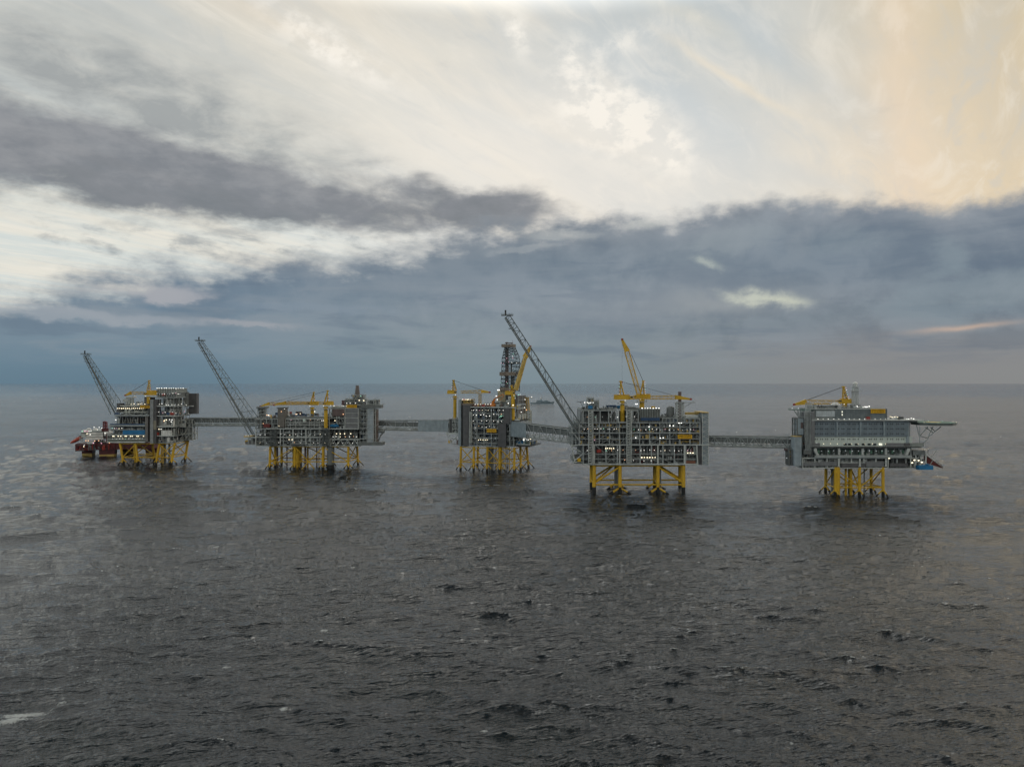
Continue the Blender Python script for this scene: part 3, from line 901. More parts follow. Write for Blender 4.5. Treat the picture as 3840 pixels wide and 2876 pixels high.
    rp.build("luffing_rope", CABLE, root)
    if hook:
        q = P((tip[0], hook)); 
        MB().bar(T, q, 0.06).build("hoist_rope", CABLE, root)
        MB().box(q[0]-.5, q[0]+.5, -.4, .4, q[2]-1.4, q[2]).bar((q[0], 0, q[2]-1.4), (q[0], 0, q[2]-2.4), 0.18).build("hook_block", RED, root)
    for k in range(lights):
        t = (k+0.5)/lights
        lamp_obj(root, [LW, LP, LG, LPALE][k % 4], (rx+(A[0]-rx)*t-dirn*1.2, -1.6, hz1+(A[2]-hz1)*t), 0.26)
    lamp_obj(root, LW, (dirn*2.0, -3.0, hz0-0.8), 0.36)
    lamp_obj(root, LPALE, (-dirn*2.6, -3.0, z1-z0-2.4), 0.36)
    return root

def flare(fr, label, b, low, high, tip, wtip=4.6, n=22, m=None):
    """flare boom: low/high = root ends of lower and upper chord in the photo, tip = its end"""
    m = m or mat("backlit_dark_steel", (0.15, 0.185, 0.20), 0.5, rust=0.2)  # steel darkened to put the boom's backlit look into its colour
    LA = Vector(fr.at(low[0], low[1], b)); HA = Vector(fr.at(high[0], high[1], b)); T = Vector(fr.at(tip[0], tip[1], b))
    root = fr.empty("flare_boom", label, "flare boom", None, loc=tuple(LA))
    Lo = LA; LA = Vector((0, 0, 0)); HA = HA-Lo; T = T-Lo
    ax = (T-LA).normalized(); u = Vector((-ax.z, 0, ax.x))
    if u.x < 0: u = -u
    TL = T; TH = T+u*wtip
    mb = MB(); ln = MB()
    w0 = (HA-LA).length
    def pt(k, t):
        # k: 0 lower-front 1 lower-back 2 upper-front 3 upper-back
        base, end = (LA, TL) if k < 2 else (HA, TH)
        p = base.lerp(end, t); y = (w0*0.5*(1-t)+wtip*0.5*t)*(-1 if k % 2 == 0 else 1)
        return p+Vector((0, y, 0))
    for k in range(4): mb.tube(pt(k, 0), pt(k, 1), 0.52 if k < 2 else 0.38, 0.34 if k < 2 else 0.27, n=6)
    ts = [0.0]; ws = [w0+(wtip-w0)*((i+0.5)/n)**0.7 for i in range(n)]; tot = sum(ws); acc = 0
    for w in ws: acc += w; ts.append(acc/tot)
    for i in range(n):
        a, c = ts[i], ts[i+1]
        for (p, q) in ((0, 2), (1, 3)):
            ln.bar(pt(p, c), pt(q, c), 0.15)
            if i % 2: ln.bar(pt(p, a), pt(q, c), 0.14)
            else: ln.bar(pt(q, a), pt(p, c), 0.14)
        for (p, q) in ((0, 1), (2, 3)):
            ln.bar(pt(p, c), pt(q, c), 0.12)
    mb.build("chord", m, root); ln.build("lacing", m, root)
    pp = MB(); off = u*1.0
    for y, r in ((-0.9, 0.42), (0.5, 0.3), (1.3, 0.16)): pp.tube(LA+off+Vector((0, y, 0)), TL+off+Vector((0, y, 0)), r, n=6)
    pp.build("flare_pipe", MIDG, root)
    wk = MB()
    for y in (-1.9, -1.2): wk.bar(LA+off*1.6+Vector((0, y, 0)), TL+off*1.6+Vector((0, y, 0)), 0.12)
    wk.build("walkway", MIDG, root)
    c = (TL+TH)/2
    tp = MB().box(c.x-wtip*0.75-1.5, c.x+wtip*0.75+1.5, -3.2, 3.2, c.z+0.9, c.z+1.4)
    rail(tp, [(c.x-wtip*0.75-1.5, -3.2), (c.x+wtip*0.75+1.5, -3.2), (c.x+wtip*0.75+1.5, 3.2), (c.x-wtip*0.75-1.5, 3.2), (c.x-wtip*0.75-1.5, -3.2)], c.z+1.4, 1.2, 1.5, 0.07)
    q = pt(0, 0.91); tp.box(q.x-2.4, q.x+1.6, -2.6, 2.6, q.z-0.2, q.z+0.2)
    tp.build("tip_platform", m, root)
    MB().tube((c.x-wtip*0.3, 0, c.z+1.4), (c.x-wtip*0.3, 0, c.z+5.8), 0.62, 0.8, n=10).tube((c.x+wtip*0.45, 0, c.z+1.4), (c.x+wtip*0.45, 0, c.z+2.6), 0.35, n=8).build("flare_tip", BLK, root)
    return root

def bridge(label, p0, p1, width, clad=None, n=10, wall=MIDG, cladm=None, split=None):
    """p0, p1: world points of the front bottom edge ends with heights: (x, y, zbot, ztop)"""
    x0, y0, zb0, zt0 = p0; x1, y1, zb1, zt1 = p1
    ang = math.atan2(y1-y0, x1-x0); L = math.hypot(x1-x0, y1-y0)
    root = bpy.data.objects.new("footbridge", None); COL.objects.link(root)
    root.location = (x0, y0, zb0); root.rotation_euler = (0, 0, ang)
    tag(root, label, "footbridge", "bridges between the platforms")
    def pt(t, top, y): 
        zb = (zb1-zb0)*t; h = (zt0-zb0)*(1-t)+(zt1-zb1)*t
        return Vector((L*t, y, zb+(h if top else 0)))
    tr = MB()
    c0, c1 = clad if clad else (None, None)
    for y in (0, width):
        for top in (0, 1):
            tr.bar(pt(0, top, y), pt(1, top, y), 0.5)
        for i in range(n+1):
            t = i/n; tr.bar(pt(t, 0, y), pt(t, 1, y), 0.3)
            if i < n:
                if i % 2: tr.bar(pt(t, 1, y), pt((i+1)/n, 0, y), 0.32)
                else: tr.bar(pt(t, 0, y), pt((i+1)/n, 1, y), 0.32)
    for i in range(n+1):
        t = i/n
        for top in (0, 1): tr.bar(pt(t, top, 0), pt(t, top, width), 0.25)
    tr.build("truss", STEEL, root)
    fl = MB()
    for i in range(1):
        a, b = pt(0, 0, 0.6), pt(1, 0, width-0.6)
        fl.hexa([pt(0,0,0.6)+Vector((0,0,.3)), pt(1,0,0.6)+Vector((0,0,.3)), pt(1,0,width-.6)+Vector((0,0,.3)), pt(0,0,width-.6)+Vector((0,0,.3))],
                [pt(0,0,0.6)+Vector((0,0,.7)), pt(1,0,0.6)+Vector((0,0,.7)), pt(1,0,width-.6)+Vector((0,0,.7)), pt(0,0,width-.6)+Vector((0,0,.7))])
    fl.build("walkway_floor", DECKM, root)
    wl = MB(); up = Vector((0, 0, 1))
    h0 = (zt0-zb0)
    # sheltered corridor inside the upper half
    wl.hexa([pt(0,0,1.6)+up*h0*0.45, pt(1,0,1.6)+up*h0*0.45, pt(1,0,width-1.2)+up*h0*0.45, pt(0,0,width-1.2)+up*h0*0.45],
            [pt(0,0,1.6)+up*h0*0.93, pt(1,0,1.6)+up*h0*0.93, pt(1,0,width-1.2)+up*h0*0.93, pt(0,0,width-1.2)+up*h0*0.93])
    wl.build("corridor", wall, root)
    pp = MB()
    for k in range(5):
        z = 1.1+0.55*k*(h0/10); y = 0.9+(k % 3)*0.5; r = (0.34, 0.22, 0.28, 0.16, 0.2)[k]
        last = pt(0, 0, y)+up*z
        for i in range(1, n+1):
            q = pt(i/n, 0, y)+up*z
            if k in (1, 2) and RNG.random() < 0.35:
                mpt = (last+q)/2+up*0.9; pp.tube(last, mpt, r, n=6); pp.tube(mpt, q, r, n=6)
            else: pp.tube(last, q, r, n=6)
            last = q
    pp.build("pipe", PALE, root)
    tp = MB()
    for k in range(4):
        y = 1.2+k*(width-2.4)/3; tp.tube(pt(0, 1, y)+up*0.75, pt(1, 1, y)+up*0.75, 0.22, n=6)
    rail(tp, [(0, 0.3), (L, 0.3)], h0+0.3 if abs(zb1-zb0) < 1.0 and abs((zt1-zb1)-h0) < 1.5 else h0, 1.0, 4, 0.06)
    tp.build("cable_tray", MIDG, root)
    if clad:
        cm = cladm or CLADB
        k = split or 3
        for i in range(k):
            a = c0+(c1-c0)*i/k; b = c0+(c1-c0)*(i+1)/k-0.002
            q = MB(); o = Vector((0, -0.62, 0))
            q.hexa([pt(a,0,0)+o-up*0.3, pt(b,0,0)+o-up*0.3, pt(b,0,0)+o*0.85-up*0.3, pt(a,0,0)+o*0.85-up*0.3],
                   [pt(a,1,0)+o+up*0.4, pt(b,1,0)+o+up*0.4, pt(b,1,0)+o*0.85+up*0.4, pt(a,1,0)+o*0.85+up*0.4])
            q.hexa([pt(a,1,0)+o*0.8+up*0.62, pt(b,1,0)+o*0.8+up*0.62, pt(b,1,width)-o*0.8+up*0.62, pt(a,1,width)-o*0.8+up*0.62],
                   [pt(a,1,0)+o*0.8+up*0.9, pt(b,1,0)+o*0.8+up*0.9, pt(b,1,width)-o*0.8+up*0.9, pt(a,1,width)-o*0.8+up*0.9])
            q.build("cladding_panel", cm, root)
    return root

def sign(fr, label, px0, px1, py0, py1, b, lines):
    x0, x1, _, _, z0, z1 = rect(fr, px0, px1, py0, py1, b, b+0.3)
    root = fr.empty("name_sign", label, "sign", "yellow name boards", loc=((x0+x1)/2, b, z0))
    w = x1-x0; h = z1-z0
    MB().box(-w/2, w/2, 0, 0.3, 0, h).build("board", SIGNY, root)
    fr_ = MB()
    for z in (0, h): fr_.box(-w/2-0.1, w/2+0.1, -0.06, -0.01, z-0.09, z+0.09)
    fr_.build("sign_rim", YEL, root)
    for i, t in enumerate(lines):
        cu = bpy.data.curves.new("lettering", 'FONT'); cu.body = t; cu.align_x = 'CENTER'; cu.size = h*0.52; cu.extrude = 0.02; cu.offset = 0.02
        o = bpy.data.objects.new("lettering", cu); COL.objects.link(o); o.parent = root
        bpy.context.view_layer.update()
        ww = max(0.1, o.dimensions.x)
        o.scale = (min(1.6, w*0.90/ww), 1, 1)
        o.location = (0, -0.06, h*(0.56 if i == 0 else 0.10)); o.rotation_euler = (R(90), 0, 0)
        bpy.context.view_layer.update()
        me = bpy.data.meshes.new_from_object(o.evaluated_get(bpy.context.evaluated_depsgraph_get()))
        me.materials.clear(); me.materials.append(SIGNT)
        o2 = bpy.data.objects.new("lettering", me); COL.objects.link(o2); o2.parent = root
        o2.scale = o.scale; o2.location = o.location; o2.rotation_euler = o.rotation_euler
        bpy.data.objects.remove(o)
    return root

def mast(fr, name, label, cat, px0, px1, py0, py1, b, m, n=10, r=0.22, top=None, w1=None):
    x0, x1, _, _, z0, z1 = rect(fr, px0, px1, py0, py1, b, b)
    xm = (x0+x1)/2; w = x1-x0
    root = fr.empty(name, label, cat, None, loc=(xm, b, z0))
    mb = MB(); lattice(mb, (0, 0, 0), (0, 0, z1-z0), w, w1 if w1 else w, w, w1 if w1 else w, n, r, r*0.65, x=True)
    mb.build("lattice_tower", m, root)
    return root, w, z1-z0

def container(fr, label, px, py, b, L, H, m, group="containers and skids on the roof decks", W=2.6):
    p = fr.at(px, py, b)
    root = fr.empty("cargo_container", label, "container", group, loc=p)
    MB().box(-L/2, L/2, 0, W, 0, H).build("body", m, root)
    d = MB()
    for x in (-L/2, L/2-0.16):
        for y in (-0.08, W-0.08): d.box(x, x+0.16, y, y+0.16, 0, H+0.1)
    d.build("corner_post", STEEL, root)
    return root

def lifeboat(fr, label, px, py, b, L, m, tilt=0.0, group="enclosed lifeboats"):
    p = fr.at(px, py, b)
    root = fr.empty("lifeboat", label, "lifeboat", group, loc=p)
    root.rotation_euler = (0, R(tilt), R(fr.yaw))
    secs = []
    mb = MB(); n = 12; k = 9
    for i in range(k):
        t = i/(k-1); x = (t-0.5)*L; w = max(0.02, math.sin(math.pi*(0.03+0.94*t)))**0.55
        for j in range(n):
            a = 2*math.pi*j/n
            y = math.cos(a)*L*0.16*w; z = math.sin(a)*L*0.17*w*(1.15 if math.sin(a) > 0 else 0.8)+L*0.16
            mb.v.append((x, y, z))
    for i in range(k-1):
        for j in range(n): mb.f.append((i*n+j, i*n+(j+1) % n, (i+1)*n+(j+1) % n, (i+1)*n+j))
    mb.f.append(tuple(range(n-1, -1, -1))); mb.f.append(tuple(range((k-1)*n, k*n)))
    mb.build("hull", m, root)
    MB().box(L*0.12, L*0.30, -L*0.09, L*0.09, L*0.33, L*0.42).build("steering_cupola", m, root)
    MB().box(L*0.13, L*0.305, -L*0.095, L*0.095, L*0.36, L*0.40).build("cupola_window", GLASS, root)
    return root

# ------------------------------------------------------------------ riser platform (second from the right)
def riser_platform():
    f = Frame(2430, 641)
    r = f.empty("offshore_platform", "wide grey open-frame platform with two stair towers, standing on four-sided yellow jacket legs", "oil platform", "linked offshore platforms")
    D = 58
    # jacket
    zt = f.z(1743); a = lambda px, b: f.a(px, b)
    legs = {'fa': (a(2228,3),3,a(2228,3),3), 'fb': (a(2325,3),3,a(2324,3),3), 'fc': (a(2467,3),3,a(2467,3),3), 'fd': (a(2563,3),3,a(2563,3),3),
            'ba': (a(2226,34)-2,34,a(2226,34)-2,34), 'bb': (a(2312,34),34,a(2312,34),34), 'bc': (a(2455,34),34,a(2454,34),34), 'bd': (a(2550,34),34,a(2550,34),34)}
    jacket(f, r, {k: legs[k] for k in ('fa', 'fd', 'ba', 'bd')}, zt, f.z(1817, b=3), [('fa','fd'), ('ba','bd'), ('fa','ba'), ('fd','bd')], 1.7, skirt=False, splash=5.5)
    zr = f.z(1817, b=3)
    jb = MB()
    def at(l, z): a0,b0,a1,b1 = legs[l]; return (a0,b0,z)
    for p, q in (('fa','fb'), ('fc','fd'), ('ba','bb'), ('bc','bd')):
        (lo, hi) = (p, q) if p in ('fa','ba') else (q, p)
        MB().tube(at(lo, zr+1.5), at(hi, zt-2), 0.85, n=8).build("diagonal_brace", YEL, r)
    for p, q in (('fa', 'bb'), ('fd', 'bc')): MB().tube(at(p, zr+2), at(q, zt-2), 0.7, n=8).build("diagonal_brace", YEL, r)
    for p, q in (('fb', 'bb'), ('fc', 'bc')): MB().tube(at(p, zr), at(q, zr), 0.7, n=8).build("horizontal_brace", YEL, r)
    for l in ('fb', 'fc', 'bb', 'bc'):
        x, y, _ = at(l, 0)
        lg = MB().tube((x, y, zt), (x, y, 5.5), 1.65, n=12).build("jacket_leg", YEL, r)
        fb = MB().tube((x, y, 5.5), (x, y, -8), 1.72, n=12)
        br = MB()
        for dx, dy in ((-13, -5), (13, -5), (-11, 7), (11, 7)):
            c0 = (x, y, zr-2.5); e = (x+dx, y+dy, -3.0); mid = tuple(c0[i]+(e[i]-c0[i])*0.5 for i in range(3))
            br.tube(c0, mid, 0.75, n=8); fb.tube(mid, e, 0.8, n=8)
        br.build("skirt_brace", YEL, lg); fb.build("splash_zone_coating", BLK, lg)
    for px, b in ((2309, 20), (2474, 20), (2318, 14)):
        MB().tube((a(px, b), b, zt), (a(px, b), b, -6), 1.3, n=10).build("caisson", MIDG, r)
    # lower modules
    bay(f, r, 2187, 2614, [1740, 1721, 1702, 1667.5], 0, D, 10, 1.1, 6, brace=0.25, sub=1.0, colr=0.5)
    for px in (2228, 2324, 2467, 2567):
        pbox(f, r, "main_column", PALE, px-2.6, px+2.6, 1669, 1739, -0.95, -0.25)
    bay(f, r, 2172, 2625, [1667.5, 1645, 1624, 1601, 1583], 0.2, D-1, 12, 1.1, 6, brace=0.35, sub=1.2, colr=0.42)
    pbox(f, r, "deck_edge_beam", PALE, 2170, 2665, 1666, 1669.5, -1.0, -0.22)
    pbox(f, r, "deck_edge_beam", PALE, 2187, 2615, 1738.5, 1743, -1.0, -0.22)
    pbox(f, r, "deck_edge_beam", STEEL, 2135, 2620, 1621.5, 1624.5, -0.9, -0.22)
    # flared right edge
    MB().tube(f.at(2612, 1669, -0.5), f.at(2617, 1742, -0.5), 0.6, n=6).build("raking_column", PALE, r)
    pbox(f, r, "utility_tower", CLADD, 2618, 2632, 1585, 1742, 2, 24)
    # upper left modules
    bay(f, r, 2187, 2314, [1583, 1537.5], 0.4, D-4, 4, 1.3, 6, brace=0.2, sub=0.8, colr=0.42)
    bay(f, r, 2352, 2393, [1583, 1537.5], 0.4, D-6, 2, 1.3, 6, brace=0.3, sub=0.8, colr=0.42)
    pbox(f, r, "crane_niche_wall", DARK, 2322, 2348, 1540, 1583, 9, 14)
    for px in (2320, 2350): pbox(f, r, "main_column", PALE, px-1.5, px+1.5, 1537, 1584, -0.9, 0.1)
    pbox(f, r, "deck_edge_beam", PALE, 2318.6, 2351.4, 1582, 1585.5, -1.2, -0.95)
    # tank block and right roof
    pbox(f, r, "tank_module", mat("ribbed_grey_green_cladding", (0.12,0.135,0.13), 0.6, panel=1.2), 2400, 2476, 1533, 1574, 3, 40)
    pbox(f, r, "tank_module_base", NAVY, 2404, 2474, 1566, 1577, 1.2, 2.95)
    x = MB(); 
    for i in range(9):
        px = 2400+i*9.4; x.bar(f.at(px, 1532, 2.6), f.at(px, 1583, 2.6), 0.2)
    x.bar(f.at(2399, 1533, 2.6), f.at(2477, 1533, 2.6), 0.3); x.build("tank_module_frame", STEEL, r)
    bay(f, r, 2484, 2540, [1583, 1566], 1, 40, 4, 1.6, 4, brace=0.1, rails=True, colr=0.35)
    bay(f, r, 2569, 2624, [1583, 1567], 1, 30, 3, 1.0, 4, brace=0.1, colr=0.35)
    pbox(f, r, "roof_shed", PALE, 2571, 2618, 1557, 1566, 6, 22)
    t = MB().tube(f.at(2514, 1566, 12), f.at(2514, 1530, 12), 3.6, n=14); t.dome(f.at(2514, 1530, 12), 3.6, 12, 4, 0.5)
    t.build("storage_tank", MIDG, r)
    # exhaust tower
    x0, x1, _, _, z0, z1 = rect(f, 2541, 2567, 1510, 1667, 3, 3); xm = (x0+x1)/2
    m = MB(); lattice(m, (xm, 8, f.z(1583)), (xm, 8, f.z(1509)), 6.4, 6.4, 6.4, 6.4, 7, 0.3, 0.2, x=True)
    e = m.build("exhaust_lattice", PALE, r)
    MB().tube((xm, 8, f.z(1583)), (xm, 8, f.z(1472)), 1.5, n=12).tube((xm, 8, f.z(1472)), (xm, 8, f.z(1469)), 1.7, n=12).build("exhaust_stack", BRN, r)
    pf = MB().box(xm-4.5, xm+13, 4, 12, f.z(1512), f.z(1510.5)); rail(pf, [(xm-4.5, 4), (xm+13, 4), (xm+13, 12)], f.z(1510.5), r=0.06)
    pf.bar((xm+3, 8, f.z(1530)), (xm+11, 8, f.z(1511)), 0.2)
    pf.build("exhaust_platform", STEEL, r)
    # stair towers
    stair_tower(f, r, 2208, 2224, 1540, 1738, -4.3, 3.2, 20, PALE)
    stair_tower(f, r, 2352, 2368, 1540, 1736, -4.3, 3.2, 20, PALE)
    # end tower with lattice facing
    tx = rect(f, 2634, 2657, 1547, 1744, 0, 26)
    MB().box(tx[0]+0.4, tx[1]-0.4, 0.9, 25, tx[4], tx[5]).build("stair_tower_core", CLADB, r)
    x = MB()
    for xx in (tx[0], tx[1]):
        for y in (0, 26): x.bar((xx, y, tx[4]), (xx, y, tx[5]), 0.38)
    n = 11
    for k in range(n):
        za = tx[4]+(tx[5]-tx[4])*k/n; zb = tx[4]+(tx[5]-tx[4])*(k+1)/n; zm = (za+zb)/2
        x.bar((tx[0], 0, za), (tx[1], 0, zm), 0.2); x.bar((tx[1], 0, zm), (tx[0], 0, zb), 0.2); x.bar((tx[0], 0, zb), (tx[1], 0, zb), 0.16)
        x.bar((tx[1], 0, za), (tx[1], 26, zb), 0.2); x.bar((tx[0], 0, za), (tx[0], 26, zb), 0.2)
    x.build("stair_tower_frame", PALE, r)
    pbox(f, r, "stair_tower_cap", YELD, 2632, 2658, 1545, 1548, -0.8, 26)
    # pipe bridge on the roof between the exhaust tower and the end tower
    p = MB()
    for k, (v, b) in enumerate(((1547, 10), (1550, 12), (1553, 14))): p.tube(f.at(2568, v, b), f.at(2634, v, b), 0.4, n=6)
    p.build("roof_pipes", YELD, r)
    # left outrigger
    o = MB()
    A_, B_, C_, D_ = f.at(2187, 1625, 2), f.at(2140, 1625, 2), f.at(2152, 1733, 2), f.at(2187, 1668, 2)
    o.bar(A_, B_, 0.6); o.bar(f.at(2145, 1620, 2), f.at(2187, 1668, 2), 0.7); o.bar(f.at(2143, 1672, 2), f.at(2155, 1728, 2), 0.6)
    o.bar(f.at(2155, 1728, 2), f.at(2185, 1702, 2), 0.5); o.bar(f.at(2143, 1672, 2), f.at(2172, 1668, 2), 0.5); o.bar(f.at(2150, 1682, 2), f.at(2178, 1694, 2), 0.45)
    o.bar(f.at(2152, 1733, 2), f.at(2187, 1733, 2), 0.6)
    o.build("cantilever_frame", PALE, r)
    bay(f, r, 2154, 2187, [1735, 1718], 3, 40, 2, 1.6, 4, brace=0.3)
    bay(f, r, 2146, 2172, [1672, 1648, 1624, 1605], 6, 44, 2, 1.6, 4, brace=0.3)
    bay(f, r, 2166, 2187, [1605, 1585], 6, 40, 2, 1.6, 3, brace=0.3)
    pbox(f, r, "winch_house", YEL, 2166, 2178, 1719, 1731, 0.5, 6)
    pbox(f, r, "equipment_cabinet", RED, 2238, 2255, 1685, 1697, -0.7, 0.6)
    pbox(f, r, "deck_hatch", mat("rust_brown_deck", (0.20,0.085,0.055), 0.7), 2573, 2608, 1728, 1737, -0.6, 0.5)
    pbox(f, r, "light_shelf", WHT, 2542, 2589, 1623.2, 1625.2, -2.3, -1.1)
    # roof details
    bay(f, r, 2205, 2227, [1538, 1524, 1507, 1492], 8, 20, 2, 1.6, 2.5, brace=0.5, colr=0.3)
    bay(f, r, 2230, 2246, [1538, 1516, 1501], 10, 20, 2, 1.6, 2.5, brace=0.5, colr=0.3)
    MB().tube(f.at(2177, 1506.5, 14), f.at(2177, 1505, 14), 3.6, n=12).build("antenna_disc", DARK, r)
    MB().bar(f.at(2177, 1507, 14), f.at(2190, 1535, 14), 0.25).bar(f.at(2185, 1507, 14), f.at(2190, 1518, 14), 0.2).build("antenna_bracket", STEEL, r)
    pbox(f, r, "roof_cabin", MIDG, 2250, 2268, 1530, 1537, 6, 16)
    pbox(f, r, "roof_tarpaulin", BLUE, 2206, 2222, 1521, 1533, 4.5, 7.5)
    pbox(f, r, "roof_shed", MIDG, 2350, 2385, 1526, 1537, 12, 30)
    clutter(r, [MIDG, STEEL, DARK, PALE], f.a(2190), f.a(2390), 6, 40, f.z(1537)+0.1, f.z(1523), 2.2, False)
    clutter(r, [MIDG, STEEL, DARK, PALE], f.a(2484), f.a(2540), 4, 30, f.z(1566)+0.1, f.z(1552), 1.8, False)
    # light
    lamps(f, r, 2403, 2476, 1530, 7, 2.0, LW, 0.62, 0.5, 0.5)
    lamps(f, r, 2383, 2391, 1514, 3, 8, LW, 0.6, 1, 2)
    lamps(f, r, 2190, 2226, 1511, 5, 6, LW, 0.55, 2, 2)
    lamps(f, r, 2402, 2462, 1715, 6, -0.9, LY, 0.66, 0.4, 0.3)
    lamps(f, r, 2574, 2604, 1698, 3, -0.9, LY, 0.62, 0.4, 0.3)
    lamps(f, r, 2268, 2304, 1681, 5, -0.9, LY, 0.52, 0.8, 0.5)
    for px, py in ((2476, 1642), (2487, 1641), (2512, 1596), (2525, 1596), (2555, 1586), (2546, 1586), (2434, 1600), (2384, 1641)): lamp(f, r, px, py, -0.9, LW, 0.6)
    for px0, px1, py, n in ((2187, 2320, 1608, 11), (2370, 2500, 1610, 9), (2505, 2610, 1611, 7), (2190, 2330, 1688, 6), (2325, 2460, 1688, 8), (2470, 2600, 1689, 8), (2190, 2390, 1563, 7),
                            (2330, 2460, 1726, 4), (2200, 2500, 1650, 5), (2545, 2590, 1510, 5)):
        lamps(f, r, px0, px1, py, n, -0.4, None, 0.36, 4, 1.5)
    # strip light above the sign is a plain white shelf, without emission
    sign(f, "yellow name board under a strip light in the wide open-frame platform", 2542, 2595, 1629.5, 1645, -1.4, ["JOHAN SVERDRUP", "P1 GAS EQUINOR"])
    crane(f, "yellow crane with low boom pointing right over the wide open-frame platform", 6, 2334, 1502, 1580, (2303, 2360, 1484, 1498), (2327, 1430), (2362, 1491), (2532, 1490), (2590, 1496), (2520, 1481), 3.4, tipm=None, lights=4)
    crane(f, "yellow crane with its boom raised steeply above the wide open-frame platform", 30, 2407, 1495, 1535, (2386, 2438, 1481, 1494), (2412, 1429), (2396, 1478), (2351, 1318), (2333, 1272), (2368, 1330), 4.4, lights=6, hook=1430, pr=2.3)
    container(f, "blue low container on the roof left of the riser platform's cranes", 2292, 1531, 20, 9, 3.0, NAVY)
    container(f, "small blue skid on the riser platform roof, beside the left crane", 2318, 1531, 22, 5, 2.6, BLUE)
    container(f, "yellow box on top of the ribbed tank module of the riser platform", 2450, 1533, 14, 3.4, 2.4, YEL)
    finalize(r)
    return f
RP = riser_platform()

# ------------------------------------------------------------------ living quarters platform (far right)
def quarters_platform():
    f = Frame(3240, 622)
    r = f.empty("offshore_platform", "slate and white accommodation platform with window rows and helideck on a narrow yellow jacket", "oil platform", "linked offshore platforms")
    D = 40; a = lambda px, b: f.a(px, b); zt = f.z(1752)
    legs = {'fa': (a(3133,2),2,a(3132,2),2), 'fm': (a(3223,2),2,a(3223,2),2), 'fd': (a(3311,2),2,a(3312,2),2),
            'ba': (a(3098,26),26,a(3096,26),26), 'bm': (a(3186,26),26,a(3186,26),26), 'bd': (a(3267,26),26,a(3267,26),26)}
    zr = f.z(1828, b=2)
    jacket(f, r, legs, zt, zr, [('fa','fm'), ('fm','fd'), ('ba','bm'), ('bm','bd'), ('fa','ba'), ('fd','bd'), ('fa','bm'), ('fd','bm')], 1.3,
           diag=[('fa','fm'), ('fd','fm'), ('ba','bm'), ('bd','bm'), ('fa','ba'), ('fd','bd'), ('bm','fm')], splash=4.5)
    MB().tube((a(3141,3), 3, zt), (a(3141,3), 3, -7), 2.1, n=14).build("caisson", YEL, r)
    for px, b, rr, m in ((3172, 10, 1.0, YEL), (3191, 10, 1.3, YEL), (3123, 16, 1.6, MIDG), (3129, 18, 1.2, STEEL), (3241, 14, 0.6, MIDG)):
        MB().tube((a(px,b), b, zt), (a(px,b), b, -6), rr, n=10).build("riser_pipe", m, r)
    # lower hull of deck
    pbox(f, r, "hull_block", DARK, 3090, 3330, 1716, 1752, 22.5, D)
    bay(f, r, 3010, 3330, [1753, 1733, 1716], 1.5, 22, 7, 0.9, 4, frame=PALE, brace=0.0, sub=0.5, colr=0.45)
    bay(f, r, 3330, 3430, [1753, 1716], 3, D, 3, 0.8, 4, frame=STEEL, brace=0.1, sub=0.5)
    pbox(f, r, "lower_cladding", CLAD, 3013, 3075, 1734, 1747, 0.6, 1.2); pbox(f, r, "lower_cladding", CLAD, 3075.6, 3140, 1731, 1747, 0.6, 1.2)
    pbox(f, r, "lower_cladding", CLADD, 3155, 3245, 1736, 1752, 0.5, 1.2); pbox(f, r, "lower_cladding", CLAD, 3247, 3315, 1731, 1750, 0.6, 1.2)
    pbox(f, r, "lower_cladding", CLADD, 3338, 3405, 1737, 1750, 1.0, 2.2)
    for px in (3146, 3225, 3323):
        mb = MB(); x0 = f.a(px-3); x1 = f.a(px+3); x2 = f.a(px-4.5); x3 = f.a(px+4.5)
        zz = [f.z(1749), f.z(1742), f.z(1718)]
        mb.hexa([(x2,0,zz[0]),(x3,0,zz[0]),(x3,0.5,zz[0]),(x2,0.5,zz[0])], [(x0,0,zz[1]),(x1,0,zz[1]),(x1,0.5,zz[1]),(x0,0.5,zz[1])]).box(x0, x1, 0, 0.5, zz[1], zz[2]); mb.build("deck_pillar", PALE, r)
    # walkway girder
    g = MB(); x0, x1, _, _, z0, z1 = rect(f, 3055, 3420, 1706, 1716, -1, 0)
    g.box(x0, x1, -1.2, 1.3, z0, z0+0.8); g.box(x0, x1, -1.2, -0.9, z1-0.25, z1)
    for i in range(60):
        t = i/59; g.bar((x0+(x1-x0)*t, -1.05, z0+.8), (x0+(x1-x0)*t, -1.05, z1-.2), 0.09)
    g.box(x0, x1, -0.98, -0.94, z0+0.8, z0+1.9)
    g.build("walkway_girder", STEEL, r)
    # glazed lower storeys
    bay(f, r, 3060, 3415, [1706, 1678], 3.5, D, 8, 0.5, 1.5, frame=STEEL, brace=0.0, sub=0.0, core=mat("dull_green_cladding", (0.09,0.115,0.11), 0.6, panel=3), rails=False, tones=[MIDG, WHT, GREEN, STEEL])
    for px in (3147, 3235, 3323): pbox(f, r, "deck_pillar", PALE, px-3, px+3, 1680, 1705, -0.1, 1.4)
    for i in range(26):
        px = 3070+i*13.2
        if min(abs(px-q) for q in (3147, 3235, 3323)) < 7: continue
        pbox(f, r, "window_bay", mat("dim_green_glazing", (0.06,0.08,0.078), 0.3) if i % 3 else GREEN, px-3.2, px+3.2, 1687+(i % 2), 1700, 2.2, 2.9)
    mb = MB()
    for (pa, pb) in ((3052, 3062), (3400, 3413)):
        pass
    # curved end brackets
    for s, px in ((1, 3052), (-1, 3412)):
        P = [(0, 1680), (s*10, 1680), (s*12, 1690), (s*15, 1700), (s*20, 1705), (s*10, 1706), (s*5, 1700), (0, 1690)]
        MB().prism([(f.a(px+q), f.z(v)) for q, v in P], -0.4, 3.2).build("end_bracket", PALE, r)
